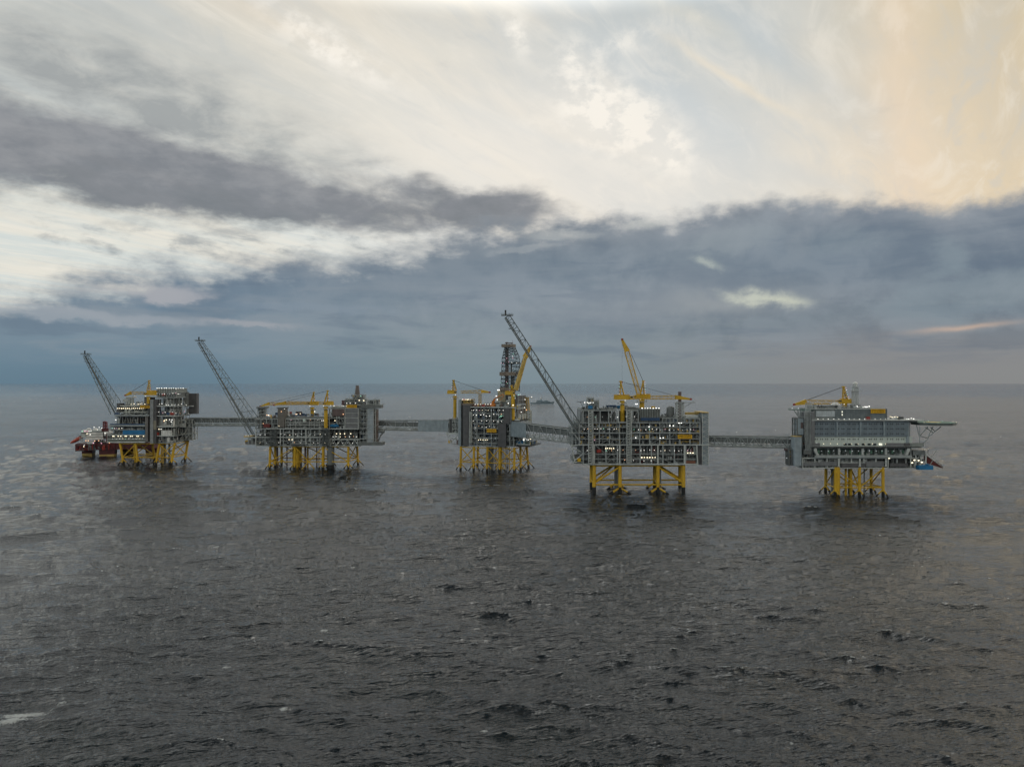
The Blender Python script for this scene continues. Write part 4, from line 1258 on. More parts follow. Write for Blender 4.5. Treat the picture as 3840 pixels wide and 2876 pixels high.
    # main deck edge
    pbox(f, r, "deck_edge_beam", DARK, 3045, 3455, 1675.5, 1679.5, -1.4, D)
    x = MB(); rail(x, [(f.a(3045), -1.3), (f.a(3455), -1.3)], f.z(1675.5), 1.3, 2.2, 0.06); x.build("handrail", PALE, r)
    for p0, p1, m in ((3050, 3075, CLAD), (3325, 3390, CLAD), (3392, 3412, CLADD), (3414, 3465, mat("pale_screen", (0.24,0.27,0.265), 0.6, panel=1.4))):
        pbox(f, r, "screen_wall", m, p0, p1, 1661, 1675, -1.0, 0.0)
    # white storeys
    pbox(f, r, "white_storey", WHITEC, 3046, 3420, 1637, 1675, 3, D)
    # slate storeys
    pbox(f, r, "accommodation_block", ACCOM, 3045, 3405, 1577.5, 1636.8, 2, D)
    # corner rounding at the right
    y0_ = 2; xa, xb = f.a(3405), f.a(3431)
    pts = [(xa+0.02, 2.0)]+[(xa+(xb-xa)*math.sin(t), 2.0+8*(1-math.cos(t))) for t in (0.35, 0.7, 1.05, 1.4, math.pi/2)]+[(xb, D), (xa+0.02, D)]
    MB().plate(pts, f.z(1675), f.z(1577.5)).build("rounded_corner_wall", CLADB, r)
    for px in (3140, 3228, 3316): pbox(f, r, "facade_duct", CLADB, px-2.2, px+2.2, 1583, 1637, 1.2, 1.99); 
    for px in (3140, 3228, 3316): pbox(f, r, "facade_duct", CLADB, px-3.2, px+3.2, 1580, 1600, 0.9, 1.15)
    wn = 0
    for row, v in enumerate((1589.5, 1608, 1626.5, 1646.5)):
        px = 3058.0; k = 0
        while px < 3398:
            for q in (0, 7):
                if min(abs(px+q-d) for d in (3140, 3228, 3316)) > 5 and wn < 400 and px+q < 3402:
                    b = 2.0 if row < 3 else 3.0
                    x0, x1, _, _, z0, z1 = rect(f, px+q-1.5, px+q+1.5, v-2.6, v+2.6, b, b)
                    reg(r, "cabin_window", GLASS, MB().box(x0, x1, b-0.12, b-0.01, z0, z1), 1); wn += 1
            px += 19.3 + (3 if k % 3 == 2 else 0); k += 1
    # promenade of large windows
    for i, px in enumerate((3170, 3187, 3212, 3238, 3260, 3281, 3303)):
        pbox(f, r, "lounge_window", GLASS if i != 6 else ROOM, px-5.5, px+5.5, 1662.5, 1669.5, 2.5, 2.98)
    pbox(f, r, "roof_edge", PALE, 3045, 3465, 1574.5, 1577.6, -0.8, D)
    x = MB(); rail(x, [(f.a(3045), -0.7), (f.a(3465), -0.7)], f.z(1574.5), 1.2, 2.2, 0.06); x.build("handrail", PALE, r)
    # upper block
    pbox(f, r, "upper_block", mat("teal_slate_cladding", (0.125,0.155,0.17), 0.5, panel=4.5), 3132, 3327, 1533, 1574.2, 5, D-3)
    pbox(f, r, "upper_block_left", mat("grey_green_cladding", (0.19,0.22,0.225), 0.5, panel=4.5), 3050, 3131.8, 1534, 1574.2, 6, D-4)
    for i in range(4): pbox(f, r, "white_panel", mat("white_blue_panel", (0.42,0.48,0.52), 0.4), 3061+i*19, 3061+i*19+18.4, 1541, 1562, 5.2, 5.9)
    for v in (1544, 1555): pbox(f, r, "lit_stair_window", ROOM, 3157.2, 3160, v-3, v+3, 4.6, 4.95)
    x = MB(); x.box(f.a(3050), f.a(3327), 4.6, 5.0, f.z(1535), f.z(1532)); rail(x, [(f.a(3050), 4.8), (f.a(3327), 4.8)], f.z(1532), 1.2, 2.2, 0.06)
    x.build("parapet", PALE, r)
    # grey service shaft, pipe bundle
    pbox(f, r, "service_shaft", CLAD, 3042, 3056, 1545, 1675, -0.4, 6)
    for i, px in enumerate((3018, 3023, 3028, 3033, 3038)):
        pm = MB()
        pm.tube(f.at(px+4, 1510, 2), f.at(px+2, 1540, 2), 0.33, n=8).tube(f.at(px+2, 1540, 2), f.at(px, 1560, 0), 0.33, n=8)
        pm.tube(f.at(px, 1560, 0), f.at(px+1, 1650, -0.3), 0.33, n=8).tube(f.at(px+1, 1650, -0.3), f.at(px+4, 1690, -0.3), 0.33, n=8)
        pm.build("exhaust_pipe", STEEL, r)
    pbox(f, r, "pipe_cowl", CLAD, 3017, 3044, 1546, 1562, 2.4, 9)
    pbox(f, r, "pipe_housing", MIDG, 3014, 3043, 1684, 1703, 0.2, 9)
    bay(f, r, 2990, 3046, [1716, 1690, 1668, 1650, 1632, 1612, 1590, 1568], 4, 15, 3, 1.2, 4, brace=0.4, frame=MIDG)
    pbox(f, r, "left_module", CLADB, 2993, 3013, 1569, 1629, 3, 13)
    pbox(f, r, "module_door", BRN, 3003, 3012, 1584, 1606, 2.7, 2.98)
    # light tower at the bridge landing
    pbox(f, r, "landing_tower", CLADB, 2979, 3006, 1638, 1747, -1.5, 6)
    pbox(f, r, "landing_tower_cap", YELD, 2978, 3007, 1635.5, 1638, -1.7, 6.2)
    bay(f, r, 2959, 2979, [1742, 1720, 1700, 1683], 2, 9, 2, 1.6, 3, frame=MIDG, brace=0.6)
    MB().tube(f.at(2942, 1685, 6), f.at(2958, 1687, 6), 1.3, n=10).tube(f.at(2960, 1683, 6), f.at(2960, 1734, 6), 0.9, n=10).build("landing_pipe", BRN, r)
    # roof platform, left
    lp = MB(); x0, x1, _, _, z0, z1 = rect(f, 2964, 3052, 1535, 1537.5, 8, 13); lp.box(x0, x1, 8, 13, z0, z1); rail(lp, [(x0, 13), (x0, 8), (x1, 8)], z1, 1.2, 2, 0.06)
    lp.build("laydown_platform", GREEN, r)
    lt = MB()
    for b in (8.5, 12.5):
        for p, q in (((2977, 1538), (2996, 1566)), ((2996, 1566), (2990, 1538)), ((2996, 1566), (3006, 1538)), ((2996, 1572), (3014, 1572)), ((2985, 1550), (3010, 1550)), ((2977, 1538), (3010, 1575)), ((3010, 1538), (2994, 1575)), ((2994, 1538), (2994, 1580)), ((3010, 1538), (3010, 1580))):
            lt.bar(f.at(*p, b), f.at(*q, b), 0.3)
    lt.build("platform_truss", STEEL, r)
    # roof clutter
    clutter(r, [MIDG, STEEL, DARK, PALE], f.a(3060), f.a(3200), 8, 28, f.z(1533)+.05, f.z(1519), 2.0, False)
    clutter(r, [MIDG, STEEL, DARK, PALE], f.a(3215), f.a(3270), 8, 28, f.z(1533)+.05, f.z(1520), 2.0, False)
    clutter(r, [MIDG, STEEL, DARK, PALE], f.a(3330), f.a(3420), 6, 22, f.z(1574.5)+.05, f.z(1562), 1.5, False)
    MB().box(*rect(f, 3095, 3130, 1521, 1532.5, 10, 20)).build("roof_cabin", MIDG, r)
    c = f.at(3133, 1519, 14); MB().dome(c, 4.2, 12, 5, 0.55).build("radome", WHT, r)
    # right side: stair and service modules
    bay(f, r, 3415, 3472, [1753, 1731, 1700], 4, 30, 3, 1.0, 4, frame=PALE, brace=0.4)
    pbox(f, r, "service_module", MIDG, 3424, 3470, 1689, 1706, 2, 20)
    x = MB(); 
    for i in range(14): x.bar(f.at(3425+i*3.4, 1689, 1.6), f.at(3425+i*3.4, 1707, 1.6), 0.16)
    x.build("service_module_ribs", STEEL, r)
    pbox(f, r, "deck_slab", DARK, 3405, 3500, 1752, 1756, 4, 26)
    # escape chute
    ch = MB(); p = f.at(3472, 1708, 14); q = f.at(3532, 1750, 14)
    ch.hexa([(p[0], 12, p[2]-6.5), (q[0], 12, q[2]-1), (q[0], 17, q[2]-1), (p[0], 17, p[2]-6.5)], [(p[0], 12, p[2]), (q[0], 12, q[2]+0.8), (q[0], 17, q[2]+0.8), (p[0], 17, p[2])])
    ch.build("escape_ramp", mat("dark_maroon_paint", (0.11,0.02,0.02), 0.5), r)
    x = MB()
    for b in (11.5, 17.5):
        x.bar(f.at(3465, 1700, b), f.at(3536, 1752, b), 0.3); x.bar(f.at(3476, 1696, b), f.at(3530, 1738, b), 0.2)
        for i in range(7):
            t = i/6; x.bar(f.at(3465+71*t, 1700+52*t, b), f.at(3476+54*t, 1696+42*t, b), 0.15)
    x.bar(f.at(3480, 1756, 12), f.at(3500, 1722, 12), 0.3); x.bar(f.at(3488, 1720, 12), f.at(3512, 1690, 12), 0.25)
    x.build("escape_ramp_truss", PALE, r)
    clutter(r, [MIDG, STEEL, DARK, PALE], f.a(3472), f.a(3508), 8, 18, f.z(1702), f.z(1690), 3, False)
    # helideck
    c = f.at(3500, 1585, 10); rx, ry = (f.a(3575, 10)-f.a(3432, 10))/2, 17.0
    h = f.empty("helideck", "thin helicopter deck jutting out to the right on raking trusses", "helideck", None, loc=(c[0], c[1], c[2]))
    pts = [(rx*math.cos(math.pi/8+k*math.pi/4)/math.cos(math.pi/8), ry*math.sin(math.pi/8+k*math.pi/4)/math.cos(math.pi/8)) for k in range(8)]
    MB().plate(pts, -0.2, 0.6).build("landing_surface", GREEN, h)
    MB().plate([(x*0.97, y*0.97) for x, y in pts], -1.8, -0.21).build("deck_structure", MIDG, h)
    n_ = MB()
    for k in range(8):
        p_, q_ = pts[k], pts[(k+1) % 8]; n_.bar((p_[0]*1.05, p_[1]*1.05, 0.4), (q_[0]*1.05, q_[1]*1.05, 0.4), 0.2); n_.bar((p_[0], p_[1], -0.4), (p_[0]*1.05, p_[1]*1.05, 0.4), 0.15)
    n_.build("safety_net", STEEL, h)
    nb = MB()
    nb.tube((0,0,0.6), (0,0,0.604), 6.0, n=24); nb.build("touchdown_circle", YEL, h)
    tr = MB()
    L = lambda px, py, b: tuple(f.at(px, py, b)[i]-c[i] for i in range(3))
    for b in (3, 17):
        for p_, q_ in (((3437, 1594), (3447, 1634)), ((3480, 1600), (3449, 1634)), ((3498, 1600), (3480, 1640)), ((3528, 1600), (3480, 1640)), ((3447, 1634), (3482, 1643)), ((3482, 1643), (3455, 1670)), ((3470, 1602), (3500, 1622)), ((3490, 1602), (3508, 1618)), ((3449, 1600), (3449, 1670))):
            tr.bar(L(*p_, b), L(*q_, b), 0.42)
    for p_ in ((3480, 1640), (3449, 1634), (3500, 1600), (3528, 1600)): tr.bar(L(*p_, 3), L(*p_, 17), 0.3)
    tr.build("support_truss", STEEL, h)
    for k in range(10):
        t = k/10*2*math.pi; lamp_obj(h, LG if k % 3 else LY, (rx*1.03*math.cos(t), ry*1.03*math.sin(t), 0.95), 0.2)
    pbox(f, r, "helideck_access", MIDG, 3385, 3440, 1576, 1583, 2.4, 20)
    # lamps
    lamps(f, r, 3058, 3330, 1571, 14, 3.0, LW, 0.34, 1, 0.3)
    lamps(f, r, 3210, 3262, 1524, 9, 10, LW, 0.55, 2, 2.5)
    lamps(f, r, 3050, 3440, 1663.5, 15, 0.6, LY, 0.33, 2, 0.4)
    lamps(f, r, 3070, 3410, 1690.5, 15, 2.0, LPALE, 0.34, 2, 1.2)
    lamps(f, r, 3395, 3430, 1570, 4, -0.5, LW, 0.5, 2, 3)
    for p_ in ((3334, 1718), (3429, 1725), (3445, 1726), (3457, 1733), (3492, 1749), (3421, 1735)): lamp(f, r, p_[0], p_[1], 1.2, LY, 0.7)
    for p_ in ((2971, 1531), (2994, 1531), (2950, 1717), (3063, 1660)): lamp(f, r, p_[0], p_[1], 1.0, LPALE, 0.4)
    lamps(f, r, 3335, 3368, 1563, 6, 6, LY, 0.35, 1, 1)
    sign(f, "yellow name board on the upper block of the accommodation platform", 3266, 3320, 1533.5, 1549, 4.2, ["JOHAN SVERDRUP", "P1 LQ EQUINOR"])
    crane(f, "yellow crane with low boom pointing left on the accommodation platform roof", 26, 3168, 1512, 1536, (3152, 3189, 1499, 1512), (3163, 1450), (3150, 1508), (3022, 1508), (2978, 1516), (3030, 1499), 4.0, lights=6, pr=1.8, tipm=None)
    rt, w_, h_ = mast(f, "radio_mast", "pale lattice radio mast with a white radome standing on the accommodation block", "mast", 3197, 3217, 1449, 1534, 22, PALE, 11, 0.2, w1=4.0)
    MB().box(-5, 5, -3, 3, h_-4.2, h_-3.8).tube((0, 0, h_), (0, 0, h_+2.2), 1.6, n=10).build("mast_platform", PALE, rt)
    MB().dome((0, 0, h_+2.2), 2.2, 12, 5, 0.9).build("radome", WHT, rt)
    lb = lifeboat(f, "blue covered lifeboat hanging low at the right end of the accommodation platform", 3467, 1761, 1, 12.5, BLUE)
    MB().box(-6.4, 6.4, -2.2, 2.2, 0.2, 3.8).build("cradle_cover", BLUE, lb)
    container(f, "small red container beside the lamp row on the accommodation roof deck", 3257, 1574.3, 1.5, 3.4, 2.8, RED, W=1.8)
    finalize(r)
    return f
LQ = quarters_platform()

# ------------------------------------------------------------------ drilling platform (middle)
def drilling_platform():
    f = Frame(1860, 791.4, -18)
    r = f.empty("offshore_platform", "compact grey platform with dark wind walls carrying the tall drilling derrick", "oil platform", "linked offshore platforms")
    D = 52; a = lambda px, b=0: f.a(px, b); zt = f.z(1677)
    ar = f.a(1927)      # front right corner
    al = f.a(1733)
    legs = {}
    for k, px in (('f1', 1727), ('f2', 1776), ('f3', 1826), ('f4', 1873), ('f5', 1928)):
        legs[k] = (f.a(px+1.5, 2), 2, f.a(px, 2), 2)
    legs['b1'] = (al+2, 46, al+1, 46); legs['b3'] = ((al+ar)/2, 46, (al+ar)/2, 46); legs['b5'] = (ar, 48, ar+2.0, 50)
    legs['m5'] = (ar, 24, ar+0.5, 24)
    zr = f.z(1736, 1860, 2)
    jacket(f, r, legs, zt, zr, [('f1','f2'), ('f2','f3'), ('f3','f4'), ('f4','f5'), ('f5','m5'), ('m5','b5'), ('b1','b3'), ('b3','b5'), ('f1','b1'), ('f3','b3')], 1.3,
           diag=[('f2','f1'), ('f1','f2'), ('f2','f3'), ('f4','f3'), ('f3','f4'), ('f5','f4'), ('f4','f5'), ('f5','m5'), ('m5','b5'), ('b5','m5'), ('b3','b1'), ('b3','b5')], splash=4.0)
    for i in range(16):
        px = 1832+i*5.2+RNG.uniform(-1, 1); b = RNG.choice([14, 19, 24])
        MB().tube((a(px, b), b, zt), (a(px, b), b, -6), 0.42, n=6).build("conductor_pipe", RNG.choice([YEL, MIDG, BRN, STEEL]), r)
    for px in (1836, 1845): MB().tube((a(px, 12), 12, zt), (a(px, 12), 12, -6), 1.3, n=10).build("caisson", MIDG, r)
    # main open front
    bay(f, r, 1762, 1897, [1672, 1660, 1642, 1626, 1606, 1588, 1574, 1550, 1527], 0.5, D-2, 5, 1.3, 6, brace=0.5, sub=0.8, colr=0.36)
    # left wind walls
    pbox(f, r, "side_wind_wall", CLADB, 1718.5, 1728, 1498, 1673, 0, 20)
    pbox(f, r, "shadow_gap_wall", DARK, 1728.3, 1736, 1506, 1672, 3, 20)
    w = MB(); P = [(1736, 1672), (1769, 1672), (1757.5, 1600), (1757.5, 1560), (1766, 1524), (1763, 1519), (1736, 1519)]
    P = [(1736, 1672), (1757.6, 1672), (1757.6, 1560), (1767, 1519), (1736, 1519)]
    w.prism([f.at(px, v, 0)[0::2] for px, v in P], 0, 16).build("wind_wall", CLADD, r)
    pbox(f, r, "wind_wall_base", CLAD, 1758, 1770, 1640, 1672, 0.2, 6)
    stair_tower(f, r, 1760, 1767, 1545, 1660, -2.6, 2.2, 16, PALE)
    pbox(f, r, "wind_wall_cap", TAUPE, 1728, 1768, 1513, 1518.6, 1, 14)
    # right wind walls
    pbox(f, r, "wind_wall", CLADD, 1868, 1897, 1588.5, 1676, -1.0, 10)
    pbox(f, r, "wind_wall", CLADD, 1889, 1911, 1527, 1588, -0.9, 8); pbox(f, r, "wind_wall_return", CLAD, 1911.3, 1917.5, 1527, 1590, 0.2, 10)
    pbox(f, r, "deck_edge_beam", PALE, 1764, 1935, 1525.5, 1528.5, -1.6, -1.1)
    bay(f, r, 1897.5, 1926.6, [1672, 1650, 1634, 1615, 1590], 2, D-4, 2, 1.2, 4, brace=0.5, sub=0.5)
    # decks and modules on the right flank
    def flank(name, m, a0, a1, b0, b1, v0, v1, pm=1940):
        return MB().box(ar+a0, ar+a1, b0, b1, f.z(v1, pm, (b0+b1)/2), f.z(v0, pm, (b0+b1)/2)).build(name, m, r)
    flank("flank_deck", DARK, 0.3, 16, 8, D, 1664, 1668); flank("flank_deck_edge", PALE, 0.3, 16.3, 7.6, 7.95, 1663.5, 1668)
    flank("tarpaulin", BLUE, 0.4, 8, 8.2, 18, 1652, 1663.5)
    flank("tarpaulin", NAVY, 9, 15, 20, 34, 1652, 1663.5)
    clutter(r, [YELD, STEEL, MIDG, GREEN], ar+1, ar+15, 9, 44, f.z(1664, 1940, 20), f.z(1650, 1940, 20), 3.0)
    x = MB()
    for b in (8, 20, 34):
        for p, q in (((0.3, 1664), (7, 1640)), ((7, 1640), (10, 1664)), ((0.3, 1638), (16, 1638)), ((3, 1638), (6, 1664)), ((12, 1640), (8, 1664)), ((16, 1638), (16, 1664))):
            x.bar((ar+p[0], b, f.z(p[1], 1940, b)), (ar+q[0], b, f.z(q[1], 1940, b)), 0.45)
    x.build("flank_truss", PALE, r)
    flank("bridge_landing", MIDG, 0.3, 10, 6, 26, 1633, 1638)
    flank("upper_flank_deck", DARK, 0.3, 6, 2, 42, 1573, 1577); flank("upper_flank_edge", PALE, 0.3, 6.2, 1.6, 1.95, 1572, 1577)
    flank("mid_flank_deck", PALE, 0.3, 4, 2, 36, 1529, 1532)
    flank("mud_module", CLADD, 0.3, 3, 4, 36, 1483, 1514); flank("shaker_house", mat("grey_weathered_cladding", (0.13,0.125,0.125), 0.6, panel=2.5), 0.3, 3, 8, 34, 1532, 1555)
    t = MB(); 
    for i in range(3): t.tube((ar+3.4, 9+i*10, f.z(1573)), (ar+3.4, 9+i*10, f.z(1557)), 2.0, n=12).dome((ar+3.4, 9+i*10, f.z(1557)), 2.0, 10, 4, 0.6)
    t.build("mud_tanks", PALE, r)
    clutter(r, [YELD, STEEL, MIDG, WHT], ar+0.8, ar+5.4, 3, 40, f.z(1572, 1940, 20), f.z(1552, 1940, 20), 2.0)
    clutter(r, [YELD, STEEL, MIDG, PALE], ar+0.6, ar+3.6, 3, 34, f.z(1529, 1940, 20), f.z(1516, 1940, 20), 2.0)
    x = MB()
    for b in (3, 20, 37):
        x.bar((ar+4, b, f.z(1577)), (ar+4, b, f.z(1484)), 0.3); x.bar((ar+1, b, f.z(1577)), (ar+4, b, f.z(1530)), 0.25)
    x.bar((ar+4, 3, f.z(1500)), (ar+4, 37, f.z(1500)), 0.22)
    x.build("flank_frame", STEEL, r)
    # left outrigger
    x = MB(); 
    bay(f, r, 1696, 1719, [1622, 1608, 1594, 1580, 1568], 6, 26, 2, 1.5, 3, brace=0.7, frame=PALE, colr=0.3)
    pbox(f, r, "bridge_landing", DARK, 1683, 1696, 1571, 1622, 7, 22)
    pbox(f, r, "outrigger_deck", PALE, 1672, 1719, 1623, 1628, 5, 26)
    for b in (5, 18):
        for p, q in (((1676, 1628), (1690, 1662)), ((1690, 1662), (1718, 1630)), ((1686, 1628), (1690, 1662)), ((1709, 1628), (1714, 1664)), ((1690, 1640), (1718, 1650)), ((1692, 1662), (1718, 1664))):
            x.bar(f.at(*p, b), f.at(*q, b), 0.42)
    x.build("outrigger_truss", PALE, r)
    pbox(f, r, "winch_drum", YEL, 1681, 1688, 1651, 1661, 5, 9); pbox(f, r, "outrigger_box", BRN, 1712, 1719, 1650, 1667, 3, 8)
    # roof left frame with lamps, pipe deck
    bay(f, r, 1730, 1766, [1519, 1509, 1498], 4, 16, 3, 1.4, 2, brace=0.4, frame=YELD, colr=0.2)
    pbox(f, r, "pipe_deck_load", mat("rust_red_pipe_stack", (0.16,0.07,0.05), 0.7, panel=0.9), 1768, 1840, 1518, 1525, 5, 34)
    pbox(f, r, "roof_cabin", MIDG, 1725, 1760, 1512, 1519, 14, 24)
    # drill floor block below derrick
    pbox(f, r, "drill_floor_cladding", mat("sand_cladding", (0.33,0.31,0.22), 0.6, panel=2.5), 1866, 1896, 1463, 1528, 24, 44)
    pbox(f, r, "drill_floor_skirt", DARK, 1896.5, 1918, 1480, 1528, 20, 40)
    t = MB(); t.tube(f.at(1905, 1528, 18), f.at(1905, 1500, 18), 2.3, n=12).tube(f.at(1911, 1528, 17), f.at(1911, 1486, 17), 1.6, n=10); t.build("silo", PALE, r)
    bay(f, r, 1856, 1873, [1527, 1516, 1505], 6, 14, 2, 1.5, 2, brace=0.6, frame=PALE, colr=0.2)
    pbox(f, r, "doghouse", MIDG, 1880, 1900, 1507, 1526, 12, 18)
    pbox(f, r, "lit_canopy", LW, 1865, 1883, 1461, 1463.6, 23, 25)
    clutter(r, [YELD, STEEL, MIDG, BRN], a(1770), a(1915), 3, 22, f.z(1526), f.z(1512), 2.2, False)
    # lamps
    lamps(f, r, 1776, 1845, 1516, 7, 2.5, LW, 0.5, 1, 0.5)
    lamps(f, r, 1790, 1832, 1649, 5, -0.5, LY, 0.6, 1, 0.5)
    lamps(f, r, 1762, 1890, 1538, 12, -0.3, None, 0.42, 3, 1); lamps(f, r, 1770, 1890, 1556, 10, -0.3, None, 0.5, 4, 4); lamps(f, r, 1770, 1890, 1580, 8, -0.3, None, 0.4, 4, 2)
    lamps(f, r, 1775, 1860, 1600, 6, -0.3, None, 0.36, 4, 3); lamps(f, r, 1776, 1890, 1643, 8, -0.3, LPALE, 0.36, 4, 1)
    lamps(f, r, 1733, 1765, 1498, 6, 3.6, None, 0.5, 2, 1); lamps(f, r, 1868, 1890, 1562, 4, -1.3, LG, 0.45, 4, 6)
    for p in ((1861, 1485), (1865, 1498), (1906, 1512), (1924, 1519)): lamp(f, r, *p, 2, LW, 0.7)
    for p in ((1932, 1486), (1951, 1479), (1945, 1480), (1931, 1493), (1946, 1527), (1967, 1528), (1969, 1498), (1955, 1545)): lamp(f, r, *p, 14, RNG.choice([LW, LG, LPALE, LP]), 0.55)
    lamps(f, r, 1962, 1993, 1646, 6, 10, None, 0.55, 1, 3)
    lamp(f, r, 1964, 1650, 8, LW, 0.8)
    sign(f, "yellow name board on the front of the derrick platform", 1825, 1861, 1607.5, 1621, -1.6, ["JOHAN SVERDRUP", "P1 DP EQUINOR"])
    # derrick
    b = 30; c0 = f.at(1913, 1466, b)
    dr = f.empty("drilling_derrick", "tall tapering dark drilling derrick with taupe wind-wall bands above the middle platform", "derrick", None, loc=c0)
    Z = lambda v: f.z(v, 1913, b)-c0[2]
    A_ = lambda px: f.a(px, b)-c0[0]
    secs = [(1466, 1884, 1941), (1408, 1888, 1942), (1342, 1890, 1942), (1302, 1896, 1927)]
    tr = MB()
    for (v0, l0, r0), (v1, l1, r1) in zip(secs[:-1], secs[1:]):
        w0 = A_(r0)-A_(l0); w1 = A_(r1)-A_(l1); ca = (A_(l0)+A_(r0))/2; cb = (A_(l1)+A_(r1))/2
        lattice(tr, (ca, 0, Z(v0)), (cb, 0, Z(v1)), w0, w1, w0*0.8, w1*0.8, 4, 0.42, 0.24, x=True)
    tr.build("derrick_frame", mat("dark_blue_grey_steel", (0.06,0.085,0.10), 0.5), dr)
    MB().box(A_(1886), A_(1929), -5.5, 5.5, Z(1302), Z(1291)).build("crown_wind_wall", TAUPE, dr)
    MB().box(A_(1896), A_(1922), -2.5, 2.5, Z(1287.5), Z(1285)).box(A_(1898), A_(1904), -2, 2, Z(1287.5), Z(1283)).box(A_(1899), A_(1900), -1, 1, Z(1291), Z(1287.4)).box(A_(1919), A_(1920), -1, 1, Z(1291), Z(1287.4)).bar((A_(1922), 0, Z(1287)), (A_(1922), 0, Z(1276)), 0.14).build("crown_block", BRN, dr)
    MB().box(A_(1881), A_(1940), -7.5, 7.5, Z(1409), Z(1395)).build("racking_board_wind_wall", TAUPE, dr)
    MB().box(A_(1882), A_(1933), -7.8, 7.8, Z(1465), Z(1453)).build("base_wind_wall", TAUPE, dr)
    MB().box(A_(1897), A_(1906), -2.5, 1.5, Z(1453), Z(1305)).build("guide_column", BRN, dr)
    MB().tube((A_(1918), 0, Z(1453)), (A_(1918), 0, Z(1360)), 0.9, n=8).box(A_(1922), A_(1928), -1, 2, Z(1453), Z(1410)).build("mud_hose_column", MIDG, dr)
    MB().box(A_(1887), A_(1948), -6.3, 6.3, Z(1364.5), Z(1361)).build("working_platform", DARK, dr)
    for px, v, m in ((1898, 1330, LPALE), (1931, 1328, LG), (1929, 1337, LW), (1930, 1344, LP), (1907, 1344, LP), (1936, 1353, LPALE), (1914, 1358, LP), (1926, 1360, LW), (1887, 1362, LP), (1895, 1364, LP), (1944, 1362, LW),
                     (1926, 1371, LW), (1929, 1382, LPALE), (1924, 1387, LW), (1895, 1413, LPALE), (1899, 1420, LY), (1908, 1432, LP), (1888, 1435, LG), (1911, 1437, LG), (1911, 1448, LPALE)):
        if v in (1330, 1353, 1371, 1387, 1420, 1448): continue
        lamp_obj(dr, m, (A_(px), -8.5 if v > 1395 else -6.8, Z(v)), 0.36)
    crane(f, "yellow crane with low boom pointing right at the left end of the derrick platform", 8, 1706, 1484, 1572, (1680, 1706, 1466, 1477), (1701, 1426), (1729, 1470), (1806, 1468), (1836, 1470.5), (1804, 1462), 3.4, lights=4, pr=1.9)
    crane(f, "stout pale yellow crane with raised boom leaning right, beside the derrick", 4, 1924, 1480, 1574, (1896, 1925, 1469, 1480), (1918, 1446), (1934, 1462), (1970, 1340), (1989, 1298), (1966, 1332), 5.2, solid=True, lights=4, pr=2.0, platform=False)
    # orange knuckle-boom crane
    k0 = f.at(1848, 1524, 6); kb = f.empty("knuckle_boom_crane", "small orange folding crane on the pipe deck left of the derrick", "crane", None, loc=k0)
    L = lambda px, v: tuple(f.at(px, v, 6)[i]-k0[i] for i in range(3))
    MB().box(-3, 3, -2, 2, 0, 3.5).tube((0, 0, 3.5), L(1850, 1503), 1.6, n=10).build("slewing_base", ORG, kb)
    MB().hexa([L(1846, 1512), L(1853, 1512), tuple(v+(0, 1.2, 0)[i] for i, v in enumerate(L(1853, 1512))), tuple(v+(0, 1.2, 0)[i] for i, v in enumerate(L(1846, 1512)))],
              [L(1850, 1496), L(1858, 1492), tuple(v+(0, 1.2, 0)[i] for i, v in enumerate(L(1858, 1492))), tuple(v+(0, 1.2, 0)[i] for i, v in enumerate(L(1850, 1496)))]).build("main_boom", ORG, kb)
    MB().bar(L(1855, 1495), L(1886, 1478), 0.5).build("jib", ORG, kb)
    MB().bar(L(1886, 1478), L(1889, 1486), 0.4).bar(L(1888, 1486), L(1878, 1500), 0.35).build("grapple_arm", ORG, kb)
    # pale lattice boom mast at the right rear
    rt, w_, h_ = mast(f, "lattice_mast", "pale yellow lattice boom-rest mast right of the derrick platform", "mast", 1971, 1990, 1540, 1586, 34, mat("pale_green_yellow_paint", (0.30,0.30,0.19), 0.6), 4, 0.22)
    up = MB(); lattice(up, (0, 0, h_), (-1.2, 0, h_+(1586-1477)/F*820*0.45), w_*0.55, w_*0.5, w_*0.5, w_*0.5, 8, 0.2, 0.13, x=True)
    hh = h_+(1586-1477)/F*820*0.45
    up.tube((-1.4, 0, h_), (-1.4, 0, hh), 0.4, n=6); up.box(-4, 5, -1, 1, hh, hh+0.4)
    up.build("upper_lattice", YELD, rt); lamp_obj(rt, LW, (4.6, -1, hh+0.8), 0.5); lamp_obj(rt, LO, (-1.5, -2, h_+1), 0.6)
    container(f, "red container on the left part of the derrick platform roof", 1812, 1526, 2, 3, 3, RED)
    rt2, w2, h2 = mast(f, "lattice_mast", "small pale yellow lattice boom rest under the derrick platform crane's low boom", "mast", 1796, 1804, 1478, 1518, 22, YELD, 6, 0.14)
    MB().box(-3.2, 3.2, -2, 2, h2, h2+0.4).build("mast_head", YELD, rt2)
    finalize(r)
    return f
DP = drilling_platform()

